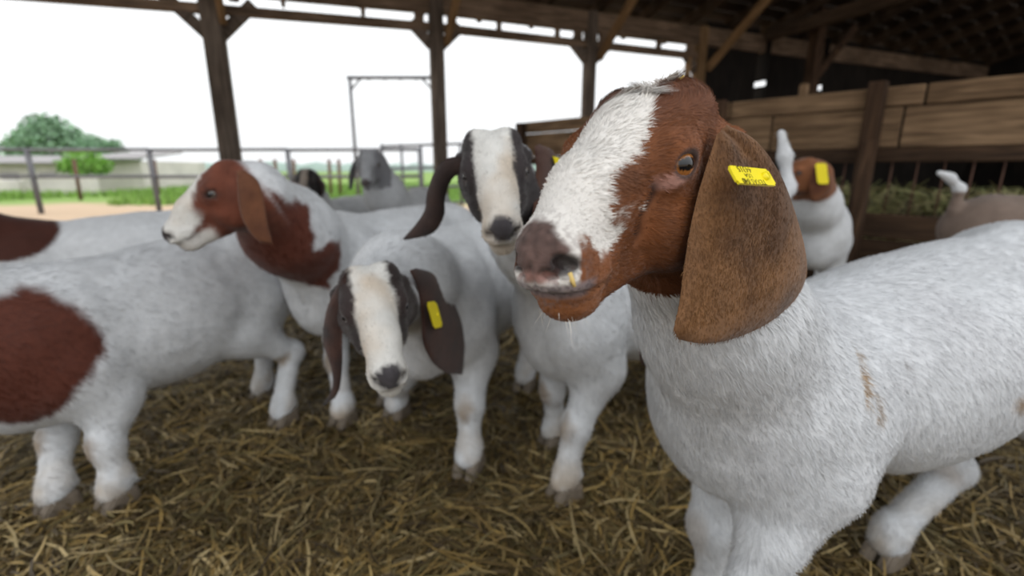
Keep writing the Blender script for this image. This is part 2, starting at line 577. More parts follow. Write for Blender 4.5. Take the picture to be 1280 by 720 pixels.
# hay in the alley behind the gap
n_h = 5200
rs = rng.uniform(-.5, 2.1, n_h)
ro = rng.uniform(-.8, -.25, n_h)
zz_ = .12 + .52 * rng.random(n_h) ** .6
hp = fq + fd * rs[:, None] + fn * ro[:, None]
hv, hf, hc = straw_mesh(n_h, hp[:, 0], hp[:, 1], lambda n, r: zz_, .06, .22, .006, 15, [(.58, .55, .26), (.42, .44, .18), (.62, .52, .28), (.32, .33, .13)], .5)
link('hay_pile', mesh_np('hay_pile', hv, hf, hc), M_STRAW, label='greenish hay heaped in the alley behind the plank fence', cat='hay', kind='stuff')

# ------------------------------------------------------------------ outside
def mat_yard():
    m, nt, b = mat_new('yard_ground', 0.95, 0.1)
    tc = nt.nodes.new('ShaderNodeTexCoord')
    sp = nt.nodes.new('ShaderNodeSeparateXYZ')
    nt.links.new(tc.outputs['Object'], sp.inputs[0])
    n = nt.nodes.new('ShaderNodeTexNoise')
    n.inputs['Scale'].default_value = .35
    n.inputs['Detail'].default_value = 6
    nt.links.new(tc.outputs['Object'], n.inputs['Vector'])
    ad = nt.nodes.new('ShaderNodeMath')
    ad.operation = 'MULTIPLY_ADD'
    ad.inputs[1].default_value = 5.0
    nt.links.new(n.outputs['Fac'], ad.inputs[0])
    nt.links.new(sp.outputs['Y'], ad.inputs[2])
    mr = nt.nodes.new('ShaderNodeMapRange')
    mr.inputs['From Min'].default_value = 13.2
    mr.inputs['From Max'].default_value = 14.4
    nt.links.new(ad.outputs[0], mr.inputs['Value'])
    mx = nt.nodes.new('ShaderNodeMix')
    mx.data_type = 'RGBA'
    mx.inputs['A'].default_value = (.46, .34, .235, 1)
    mx.inputs['B'].default_value = (.20, .30, .085, 1)
    nt.links.new(mr.outputs[0], mx.inputs['Factor'])
    nt.links.new(mx.outputs['Result'], b.inputs['Base Color'])
    return m

def out_h(x, y):
    P = np.stack([x, y, 0 * x], 1)
    return -.03 + .05 * noise(P, .25, 3) * np.clip((y - 6) / 10, 0, 1)
ox, oy = np.linspace(-90, 90, 91), np.concatenate([np.linspace(-30, 3, 12), np.linspace(3.5, 30, 54), np.linspace(32, 200, 40)])
OX, OY = np.meshgrid(ox, oy, indexing='ij')
ov = np.stack([OX.ravel(), OY.ravel(), out_h(OX.ravel(), OY.ravel())], 1)
ii, jj = np.meshgrid(np.arange(len(ox) - 1), np.arange(len(oy) - 1), indexing='ij')
oa = (ii * len(oy) + jj).ravel()
of = np.stack([oa, oa + len(oy), oa + len(oy) + 1, oa + 1], 1)
ov[:, 2] -= .03
link('ground', mesh_np('ground', ov, of), mat_yard(), label='dusty yard that turns to grass', kind='structure')

# grass beyond the yard
n_g = 26000
gyy = rng.uniform(11.0, 22, n_g)
gxx = rng.uniform(-19, 3, n_g)
gm = noise(np.stack([gxx, gyy, 0 * gxx], 1), .35, 6) + (gyy - 12.5) * .5 > 0
gm &= ~((gxx < -12.7) & (gyy > 14.9))
gxx, gyy = gxx[gm], gyy[gm]
n_g = len(gxx)
gz = out_h(gxx, gyy) - .03
hh = rng.uniform(.06, .26, n_g)
ga_ = rng.uniform(0, 6.28, n_g)
gw = rng.uniform(.02, .05, n_g)
V_ = np.zeros((n_g, 3, 3))
V_[:, 0] = np.stack([gxx - np.cos(ga_) * gw, gyy - np.sin(ga_) * gw, gz], 1)
V_[:, 1] = np.stack([gxx + np.cos(ga_) * gw, gyy + np.sin(ga_) * gw, gz], 1)
V_[:, 2] = np.stack([gxx + rng.normal(0, .05, n_g), gyy + rng.normal(0, .05, n_g), gz + hh], 1)
gc = np.array([(.20, .34, .07)]) * rng.uniform(.6, 1.3, n_g)[:, None]
link('grass', mesh_np('grass', V_.reshape(-1, 3), np.arange(n_g * 3).reshape(-1, 3), np.repeat(gc, 3, 0)), M_LEAF, label='bright green grass growing beyond the pipe fence', cat='grass', kind='stuff')

# pipe fence
def YZ(px, py, Y):
    return at(px, py, Y)
FY = 9.0
fl = empty('pipe_fence', (-5.5, FY, 0), 'dark steel pipe fence with two rails across the yard', 'fence')
fbse = np.array([-5.5, FY, 0])
xs_ = [-11.2, -9.0 + .25, -6.55, -4.05, -1.66]
for x_ in xs_:
    tube('post', [(x_, FY, -.1), (x_, FY, 1.08)], .045, M_PIPE, fl, fbse)
for z_ in (1.07, .60):
    for x_a, x_b in zip(xs_[:-1], xs_[1:]):
        tube('rail', [(x_a + .0, FY, z_), (x_b, FY, z_ + .01)], .030, M_PIPE, fl, fbse)
# second fence of rusty stakes farther out
for k, px in enumerate((96, 195, 327, 345, 368, 412, 424)):
    p = at(px, 225, 13.0)
    tube('stake', [(p[0], 13.0, -.1), (p[0] + .03, 13.0, .98)], .045, M_RUST, None, label='rusty steel stake standing in the grass beyond the pipe fence', cat='stake', group='rusty stakes beyond the pipe fence')
# gate frame (hoop) with a barred gate panel beside it
gh = empty('gate_hoop', (-2.3, 9.5, 0), 'tall thin steel gate hoop with corner braces', 'gate frame')
ghb = np.array([-2.3, 9.5, 0])
xl, xr, zt = at(437, 97, 9.5)[0], at(541, 97, 9.5)[0], at(480, 97, 9.5)[2]
tube('upright', [(xl, 9.5, -.1), (xl, 9.5, zt)], .035, M_PIPE, gh, ghb)
tube('upright', [(xr, 9.5, -.1), (xr, 9.5, zt)], .035, M_PIPE, gh, ghb)
tube('crossbar', [(xl - .05, 9.5, zt), (xr + .05, 9.5, zt)], .035, M_PIPE, gh, ghb)
tube('corner_brace', [(xl, 9.5, zt - .22), (xl + .22, 9.5, zt)], .02, M_PIPE, gh, ghb)
tube('corner_brace', [(xr, 9.5, zt - .22), (xr - .22, 9.5, zt)], .02, M_PIPE, gh, ghb)
for x_ in np.linspace(xl + .35, xr - .3, 4):
    tube('hook', [(x_, 9.5, zt), (x_, 9.5, zt - .07)], .012, M_PIPE, gh, ghb)
gp = empty('barred_gate', (-1.4, 8.2, 0), 'barred steel gate panel beside the second barn post', 'gate')
gpb = np.array([-1.4, 8.2, 0])
xa_, xb_ = at(478, 200, 8.2)[0], at(600, 200, 8.2)[0]
for z_ in (1.10, .74, .42, .15):
    tube('rail', [(xa_, 8.2, z_), (xb_, 8.2, z_ + .05)], .022, M_PIPE, gp, gpb)
for x_ in np.linspace(xa_, xb_, 6):
    tube('bar', [(x_, 8.2, -.06), (x_, 8.2, 1.14)], .022, M_PIPE, gp, gpb)

# low ruined outbuilding and pens
hb = empty('ruined_outbuilding', (-15, 17, 0), 'low pale ruined outbuilding with a grey sagging roof under a tree', 'building')
hbb = np.array([-15, 17, 0])
def blk(name, x0, x1, y0, y1, z0, z1, mat):
    bar(name, ((x0), (y0 + y1) / 2, (z0 + z1) / 2), ((x1), (y0 + y1) / 2, (z0 + z1) / 2), y1 - y0, z1 - z0, mat, hb, hbb, bev=.02)
blk('wall', -19.5, -15.2, 17, 17.3, -.1, .92, M_WALL)
blk('wall', -15.1, -13.2, 17.4, 17.7, -.1, 1.02, M_WALL)
blk('wall', -13.3, -13.0, 17.4, 21, -.1, 1.0, M_WALL)
blk('wall', -14.8, -12.9, 15.1, 15.35, -.1, .55, M_WALL)
blk('wall', -18.6, -15.2, 15.1, 15.35, -.1, .40, M_WALL)
bar('roof', (-17.4, 18.6, 1.18), (-17.4, 16.6, .92), 4.9, .06, M_ROOFG, hb, hbb, bev=.01)
bar('roof', (-14.1, 19.6, 1.34), (-14.1, 17.1, 1.06), 2.3, .06, M_ROOFG, hb, hbb, bev=.01)
for x_ in (-18.6, -17.3, -16.0):
    blk('doorway', x_ - .3, x_ + .3, 16.95, 17.05, -.05, .6, M_ROOFG)

def leaf_cloud(n, blobs, size, cols, seed):
    r = np.random.default_rng(seed)
    B = np.asarray(blobs, float)
    k = r.choice(len(B), n, p=B[:, 3] ** 2 / (B[:, 3] ** 2).sum())
    d = unit_rows_(r.normal(0, 1, (n, 3)))
    P = B[k, :3] + d * (B[k, 3] * r.uniform(.55, 1.05, n))[:, None] * np.array([1, 1, .8])
    u = unit_rows_(r.normal(0, 1, (n, 3)))
    w = unit_rows_(np.cross(u, r.normal(0, 1, (n, 3))))
    sz = size * r.uniform(.5, 1.4, n)[:, None]
    V = np.stack([P - u * sz, P + w * sz * .45, P + u * sz, P - w * sz * .45], 1).reshape(-1, 3)
    F = np.arange(n * 4).reshape(-1, 4)
    cols = np.asarray(cols)
    C = cols[r.integers(0, len(cols), n)] * r.uniform(.7, 1.25, n)[:, None]
    return V, F, np.repeat(C, 4, 0)
def unit_rows_(a):
    return a / (np.linalg.norm(a, axis=1)[:, None] + 1e-9)

def tree(px0, px1, py_top, py_bot, Y, n, size, label, cols, seed, blobs, name='tree'):
    """blobs in unit box (x, z, r) of the pixel rectangle at distance Y"""
    A, B = at(px0, py_bot, Y), at(px1, py_top, Y)
    w_, h_ = B[0] - A[0], B[2] - A[2]
    bb = [(A[0] + x * w_, Y + dy * w_, A[2] + z * h_, rr * w_) for x, z, rr, dy in blobs]
    cx = sum(b_[0] for b_ in bb[:1])
    base = np.array([cx, Y, -.05])
    root = empty(name, base, label, name)
    V, F, C = leaf_cloud(n, bb, size, cols, seed)
    link('foliage', mesh_np('foliage', V - base, F, C), M_LEAF, root, kind='stuff')
    tube('trunk', [base, base + np.array([.1, 0, max(A[2], .3) * .5]), (bb[0][0], Y, bb[0][2])], np.array([.045, .035, .02]) * w_ * .5, M_BARK, root, base)
    return root
tree(8, 122, 152, 214, 40, 5200, .22, 'broad green tree in haze-paled colours rising behind the ruined outbuilding', [(.25, .38, .25), (.30, .45, .31), (.20, .33, .20)], 3,  # leaf colours paled to paint in haze
     [(.5, .55, .30, 0), (.25, .35, .22, 0), (.75, .42, .22, .1), (.5, .82, .2, 0), (.1, .22, .12, 0), (.9, .2, .14, 0)])
tree(105, 185, 168, 222, 38, 2600, .18, 'lower dark green tree with a sloping crown beside the broad tree', [(.17, .29, .18), (.21, .36, .21)], 4,  # these greens are lifted for haze too
     [(.35, .4, .30, 0), (.12, .7, .16, 0), (.62, .3, .22, 0), (.85, .1, .16, 0), (.5, .72, .13, 0)])
tree(74, 136, 191, 214, 16.2, 1500, .07, 'rounded bright green bush growing behind the outbuilding wall', [(.17, .36, .06), (.22, .42, .08)], 5,
     [(.5, .4, .33, 0), (.2, .3, .2, 0), (.8, .3, .2, 0)], name='bush')
# far tree line
hx = np.linspace(-120, 60, 181)
hv_, hf_ = [], []
for i_, x_ in enumerate(hx):
    p3 = np.array([[x_, 0, 0]])
    top = 2.1 + .9 * fbm(p3, .06, 2)[0] + .5 * noise(p3, .5, 5)[0]
    hv_ += [(x_, 118, -.2), (x_, 119, top * .8), (x_, 122, top), (x_, 126, -.2)]
for i_ in range(len(hx) - 1):
    for k in range(3):
        hf_.append((i_ * 4 + k, i_ * 4 + 4 + k, i_ * 4 + 5 + k, i_ * 4 + 1 + k))
M_FAR = mat_plain('far_hedge', (.30, .38, .34), .95, .05, var=.25, scale=.4)  # distance haze is mixed into this hedge colour
link('hills', mesh_np('hills', np.array(hv_), np.array(hf_)), M_FAR, label='haze-paled far line of hedges along the horizon', kind='structure')

# ------------------------------------------------------------------ implicit bodies
class SDF:
    def __init__(self):
        self.p = []

    def rc(self, a, b, ra, rb, k=.02, sq=None):
        self.p.append(('rc', np.asarray(a, np.float32), np.asarray(b, np.float32), ra, rb, k, sq))

    def el(self, c, r, k=.02, M=None, sub=False):
        self.p.append(('el', np.asarray(c, np.float32), np.asarray(r, np.float32),
                       None if M is None else np.asarray(M, np.float32), k, sub))

    def __call__(self, P):
        P = np.asarray(P, np.float32)
        DD = np.full(len(P), 9.0, np.float32)
        PP = P
        for q in self.p:
            if q[0] == 'rc':
                e = max(q[3], q[4]) + q[5] + .03
                l_, h_ = np.minimum(q[1], q[2]) - e, np.maximum(q[1], q[2]) + e
            else:
                e = max(q[2]) + q[4] + .03
                l_, h_ = q[1] - e, q[1] + e
            ix = np.flatnonzero((PP[:, 0] > l_[0]) & (PP[:, 0] < h_[0]) & (PP[:, 1] > l_[1]) & (PP[:, 1] < h_[1]) & (PP[:, 2] > l_[2]) & (PP[:, 2] < h_[2]))
            if not len(ix):
                continue
            P, D = PP[ix], DD[ix]
            if q[0] == 'rc':
                _, a, b, ra, rb, k, sq = q
                X = P - a
                if sq is not None:
                    s, fac = np.asarray(sq[0], np.float32), sq[1]
                    X = X + np.outer(X @ s, s * (1 / fac - 1))
                ba = b - a
                if sq is not None:
                    ba = ba + s * (np.dot(ba, s) * (1 / fac - 1))
                t = np.clip(X @ ba / np.dot(ba, ba), 0, 1)
                X = X - t[:, None] * ba
                d = np.sqrt((X * X).sum(1)) - (ra + (rb - ra) * t)
                if sq is not None and fac < 1:
                    d = d * fac
                sub = False
            else:
                _, c, r, M, k, sub = q
                X = P - c
                if M is not None:
                    X = X @ M
                Y = X / r
                k0 = np.sqrt((Y * Y).sum(1)) + 1e-6
                Z = Y / r
                k1 = np.sqrt((Z * Z).sum(1)) + 1e-6
                d = k0 * (k0 - 1) / k1
            if sub:
                d = -d
                h = np.maximum(k - np.abs(D - d), 0) / k
                D = np.maximum(D, d) + h * h * k * .25
            else:
                h = np.maximum(k - np.abs(D - d), 0) / k
                D = np.minimum(D, d) - h * h * k * .25
            DD[ix] = D
        return DD

    def grad(self, P, e=8e-4):
        g = 0
        for s in ((1, -1, -1), (-1, -1, 1), (-1, 1, -1), (1, 1, 1)):
            s = np.array(s, np.float32)
            g = g + s * self(P + s * e)[:, None]
        return g / (4 * e)


def surface(sdf, lo, hi, h):
    lo, hi = np.asarray(lo, float), np.asarray(hi, float)
    q = 4
    nb = np.ceil((hi - lo) / (h * q)).astype(int) + 1
    n = nb * q
    # coarse cell centres
    ax = [lo[i] + (np.arange(nb[i]) + .5) * h * q for i in range(3)]
    C = np.stack(np.meshgrid(*ax, indexing='ij'), -1).reshape(-1, 3)
    dc = sdf(C).reshape(nb)
    near = np.abs(dc) < h * q * 1.5
    G = np.repeat(np.repeat(np.repeat(dc, q, 0), q, 1), q, 2)
    nf = np.repeat(np.repeat(np.repeat(near, q, 0), q, 1), q, 2)
    idx = np.argwhere(nf)
    G[nf] = sdf(lo + (idx + .5) * h)
    # surface nets
    s = G < 0
    nx, ny, nz = G.shape
    corner = [(a, b, c) for a in (0, 1) for b in (0, 1) for c in (0, 1)]
    cnt = np.zeros((nx - 1, ny - 1, nz - 1), np.int8)
    for a, b, c in corner:
        cnt += s[a:nx - 1 + a, b:ny - 1 + b, c:nz - 1 + c]
    act = (cnt > 0) & (cnt < 8)
    ids = np.full(act.shape, -1, np.int64)
    ci = np.argwhere(act)
    ids[act] = np.arange(len(ci))
    acc = np.zeros((len(ci), 3))
    num = np.zeros(len(ci))
    vals = {k: G[ci[:, 0] + k[0], ci[:, 1] + k[1], ci[:, 2] + k[2]] for k in corner}
    for k in corner:
        for d in range(3):
            if k[d]:
                continue
            k2 = list(k)
            k2[d] = 1
            v0, v1 = vals[k], vals[tuple(k2)]
            m = (v0 < 0) != (v1 < 0)
            t = np.where(m, v0 / np.where(m, v0 - v1, 1), 0)
            pt = np.tile(np.array(k, float), (len(ci), 1))
            pt[:, d] = t
            acc[m] += pt[m]
            num[m] += 1
    V = lo + (ci + acc / num[:, None] + .5) * h
    F = []
    for d in range(3):
        e1, e2 = (d + 1) % 3, (d + 2) % 3
        sl0 = [slice(None)] * 3
        sl1 = [slice(None)] * 3
        sl0[d] = slice(0, -1)
        sl1[d] = slice(1, None)
        a0, a1 = s[tuple(sl0)], s[tuple(sl1)]
        for fl in (0, 1):
            m = (a0 & ~a1) if fl == 0 else (~a0 & a1)
            e = np.argwhere(m)
            e = e[(e[:, e1] > 0) & (e[:, e2] > 0) & (e[:, e1] < ids.shape[e1]) & (e[:, e2] < ids.shape[e2])]
            if not len(e):
                continue
            def gid(o1, o2):
                x = e.copy()
                x[:, e1] -= o1
                x[:, e2] -= o2
                return ids[x[:, 0], x[:, 1], x[:, 2]]
            quad = np.stack([gid(1, 1), gid(0, 1), gid(0, 0), gid(1, 0)], 1)
            F.append(quad if fl == 0 else quad[:, ::-1])
    F = np.concatenate(F)
    F = F[(F >= 0).all(1)]
    for _ in range(2):
        g = sdf.grad(V)
        g2 = (g * g).sum(1)
        V = V - g * np.clip(sdf(V) / np.maximum(g2, .3), -h, h)[:, None]
    N = sdf.grad(V)
    N /= np.linalg.norm(N, axis=1)[:, None] + 1e-9
    return V, F, N


# ------------------------------------------------------------------ goats
def head_rot(yaw, pitch, roll):
    y, p, r = (math.radians(a) for a in (yaw, pitch, roll))
    F = np.array([-math.sin(y) * math.cos(p), -math.cos(y) * math.cos(p), -math.sin(p)])
    L = unit(np.cross((0, 0, 1), F))
    U = np.cross(F, L)
    L2 = L * math.cos(r) + U * math.sin(r)
    return np.stack([F, L2, np.cross(F, L2)], 1)


EYE = np.array([8.8, 3.75, 3.9])
EDIR = unit([.42, .90, .10])


def head_prims(S, R, O, sc):
    c = .01 * sc
    T = lambda p: O + R @ (np.asarray(p, float) * c)
    r = lambda *a: np.asarray(a, float) * c
    e = lambda p, rad, k=1.2, sub=False, M=None: S.el(T(p), r(*rad), k * c, R if M is None else R @ M, sub)
    e((4.0, 0, 3.4), (5.6, 5.0, 5.4), 2)
    e((6.6, 0, 5.2), (4.2, 4.3, 4.0), 2)
    for s in (1, -1):
        e((3.9, 2.5 * s, 7.2), (3.0, 2.5, 2.6), 1.6)
    S.rc(T((8, 0, 3.4)), T((19.6, 0, .2)), 4.2 * c, 2.7 * c, 2 * c, (R[:, 1], .86))
    S.rc(T((8.5, 0, 5.6)), T((15.5, 0, 3.6)), 3.0 * c, 2.3 * c, 2 * c)
    S.rc(T((15.5, 0, 3.6)), T((20.2, 0, 1.0)), 2.3 * c, 1.75 * c, 1.5 * c)
    e((20.2, 0, .0), (2.05, 2.4, 2.2), 1.4)
    S.rc(T((4.5, 0, -2.0)), T((17.6, 0, -3.1)), 3.5 * c, 1.9 * c, 2 * c, (R[:, 1], .85))
    e((18.9, 0, -3.35), (2.0, 1.8, 1.5), 1.2)
    for s in (1, -1):
        e((6.8, 3.0 * s, -.6), (4.6, 2.0, 4.4), 2)          # cheek
        e((8.2, 3.9 * s, 5.6), (2.6, 1.5, 1.3), 1.2)         # brow
        e((18.6, 1.5 * s, -1.0), (3.0, 1.5, 1.7), 1.0)       # upper lip
        e((9.0, 3.6 * s, 3.9), (2.4, 1.75, 2.0), 1.2)        # lids
        d = EDIR * (1, s, 1)
        o = EYE * (1, s, 1) + d * 1.75
        xa = unit(np.cross((0, 0, 1), d))
        Mx = np.stack([xa, d, np.cross(xa, d)], 1)
        e(o, (1.12, 1.5, .72), .35, True, Mx)
        nd = np.array([[math.cos(.5), 0, -math.sin(.5)], [0, 1, 0], [math.sin(.5), 0, math.cos(.5)]])
        e((21.45, 1.85 * s, .2), (1.2, .75, .55), .35, True, nd)   # nostril
        e((22.1, 1.1 * s, -.45), (.7, .6, .36), .3, True, nd)
    S.rc(T((1.8, 4.2, 4.4)), T((1.9, 5.6, 4.2)), 1.9 * c, 1.3 * c, 1.2 * c)
    S.rc(T((1.8, -4.2, 4.4)), T((1.9, -5.6, 4.2)), 1.9 * c, 1.3 * c, 1.2 * c)


def resample(pts, n):
    pts = np.asarray(pts, float)
    # smooth through Catmull-Rom, then even spacing
    P = np.vstack([2 * pts[0] - pts[1], pts, 2 * pts[-1] - pts[-2]])
    out = []
    for i in range(1, len(P) - 2):
        for t in np.linspace(0, 1, 12, endpoint=False):
            a, b, c, d = P[i - 1], P[i], P[i + 1], P[i + 2]
            out.append(.5 * (2 * b + (c - a) * t + (2 * a - 5 * b + 4 * c - d) * t * t + (3 * b - a - 3 * c + d) * t ** 3))
    out.append(pts[-1])
    out = np.array(out)
    s = np.concatenate([[0], np.cumsum(np.linalg.norm(np.diff(out, axis=0), axis=1))])
    t = np.linspace(0, s[-1], n)
    return np.stack([np.interp(t, s, out[:, k]) for k in range(out.shape[1])], 1)


def ear_mesh(A, B, n, bulge, nu=40, nv=18, thick=.0045, folds=0.0, seed=0):
    """leaf between two edge curves A (front) and B (rear); n = outward side"""
    A, B = resample(A, nu), resample(B, nu)
    v = np.linspace(0, 1, nv)
    t = np.linspace(0, 1, nu)
    G = A[:, None] * (1 - v)[None, :, None] + B[:, None] * v[None, :, None]
    n = unit(n)
    prof = (4 * v * (1 - v))[None, :] * (sstep(-.05, .35, t) * (1 - .8 * t * t))[:, None]
    W = np.linalg.norm(B - A, axis=1)[:, None]
    d = bulge * prof
    if folds:
        d = d + folds * (np.sin(v[None, :] * 9.0 + t[:, None] * 2.0) * (1 - t[:, None]) ** .7 * np.sin(v * math.pi)[None, :] * np.minimum(W / .06, 1))
    G = G + d[..., None] * n
    du = np.gradient(G, axis=0)
    dv = np.gradient(G, axis=1)
    N = np.cross(du, dv)
    N /= np.linalg.norm(N, axis=2)[..., None] + 1e-9
    if (N.reshape(-1, 3) @ n).mean() < 0:
        N = -N
    edge = np.sqrt(np.clip(4 * v * (1 - v), 0, 1))[None, :] * np.sqrt(np.clip(4 * t * (1 - t) * 3, 0, 1))[:, None]
    th = thick * .5 * np.clip(edge, .05, 1)
    Vt = (G + N * th[..., None]).reshape(-1, 3)
    Vb = (G - N * th[..., None]).reshape(-1, 3)
    V = np.vstack([Vt, Vb])
    m = nu * nv
    i, j = np.meshgrid(np.arange(nu - 1), np.arange(nv - 1), indexing='ij')
    a = (i * nv + j).ravel()
    q = np.stack([a, a + 1, a + nv + 1, a + nv], 1)
    # orientation of the top sheet
    c0 = np.cross(Vt[q[0, 1]] - Vt[q[0, 0]], Vt[q[0, 3]] - Vt[q[0, 0]])
    top = q if np.dot(c0, N.reshape(-1, 3)[q[0, 0]]) > 0 else q[:, ::-1]
    F = [top, top[:, ::-1] + m]
    ring = [k for k in range(nv)] + [r * nv + nv - 1 for r in range(1, nu)] + [(nu - 1) * nv + k for k in range(nv - 2, -1, -1)] + [r * nv for r in range(nu - 2, 0, -1)]
    ring = np.array(ring)
    nx = np.roll(ring, -1)
    F.append(np.stack([ring, nx, nx + m, ring + m], 1))
    NN = np.vstack([N.reshape(-1, 3), -N.reshape(-1, 3)])
    uv = np.stack(np.meshgrid(t, v, indexing='ij'), -1).reshape(-1, 2)
    return V, np.concatenate(F), NN, np.vstack([uv, uv])


def fur_mesh(name, V, F, C, N, count, lenf, dirf, lift=.3, width=.0005, seed=1, segs=2, jit=.25, wfun=None, n_body=10 ** 9, ear_len=.004):
    r = np.random.default_rng(seed)
    T = np.concatenate([F[:, [0, 1, 2]], F[:, [0, 2, 3]]])
    a = np.linalg.norm(np.cross(V[T[:, 1]] - V[T[:, 0]], V[T[:, 2]] - V[T[:, 0]]), axis=1)
    if wfun is not None:
        a = a * wfun(V[T].mean(1))
    pk = r.choice(len(T), count, p=a / a.sum())
    u, v = r.random(count), r.random(count)
    fl = u + v > 1
    u[fl], v[fl] = 1 - u[fl], 1 - v[fl]
    w = np.stack([1 - u - v, u, v], 1)
    tri = T[pk]
    P = (V[tri] * w[..., None]).sum(1)
    n = (N[tri] * w[..., None]).sum(1)
    n /= np.linalg.norm(n, axis=1)[:, None] + 1e-9
    c = (C[tri] * w[..., None]).sum(1)
    isear = tri[:, 0] >= n_body
    L = np.where(isear, ear_len, lenf(P)) * r.uniform(.6, 1.25, count)
    D = dirf(P, n)
    D[isear] = (0, 0, -1.0)
    D = D - n * (D * n).sum(1)[:, None]
    D /= np.linalg.norm(D, axis=1)[:, None] + 1e-9
    clump = np.stack([noise(P, 90, 11), noise(P, 90, 12), noise(P, 90, 13)], 1)
    D = D + r.normal(0, jit, (count, 3)) + clump * .22
    D = D - n * (D * n).sum(1)[:, None]
    D /= np.linalg.norm(D, axis=1)[:, None] + 1e-9
    side = np.cross(D, n)
    lf = lift * r.uniform(.5, 1.5, count)[:, None]
    tip1 = P + (D + n * lf) * (L * .5)[:, None]
    tip2 = P + (D + n * lf * .62) * L[:, None]
    hw = (width * r.uniform(.7, 1.3, count) * .5)[:, None]
    base = P - n * .0006
    Vv = np.stack([base - side * hw, base + side * hw, tip1 + side * hw * .8, tip1 - side * hw * .8, tip2], 1).reshape(-1, 3)
    k = np.arange(count)[:, None] * 5
    Q = k + np.array([[0, 1, 2, 3]])
    Tt = k + np.array([[3, 2, 4]])
    br = r.uniform(.78, 1.18, count)[:, None]
    cc = np.repeat(np.clip(c * br, 0, 1), 5, 0)
    nn = np.repeat(unit_rows(n + r.normal(0, .12, (count, 3))), 5, 0)
    return Vv, [Q, Tt], cc, nn


def unit_rows(a):
    return a / (np.linalg.norm(a, axis=1)[:, None] + 1e-9)


WHITE = np.array([.62, .635, .655])


def hoof_mesh(fwd, side, sc):
    """cloven hoof: two claws"""
    V, F = [], []
    for s in (1, -1):
        prof = [(-.030, .0), (.012, .0), (.036, .004), (.028, .022), (.012, .040), (-.026, .036)]
        o = len(V)
        for w, sh in ((.003, .9), (.010, 1.0), (.019, 1.0), (.025, .86)):
            for (x, z) in prof:
                V.append((fwd * (x * sh) + side * (s * w)) * sc + np.array([0, 0, z * (sh if z > .01 else 1) * sc]))
        m = len(prof)
        for i in range(3):
            for k in range(m):
                f = (o + i * m + k, o + i * m + (k + 1) % m, o + (i + 1) * m + (k + 1) % m, o + (i + 1) * m + k)
                F.append(f if s > 0 else f[::-1])
        V2 = o
        F.append(tuple(o + k for k in range(m))[::(-1 if s > 0 else 1)])
        F.append(tuple(o + 3 * m + k for k in range(m))[::(1 if s > 0 else -1)])
    return np.array(V), F


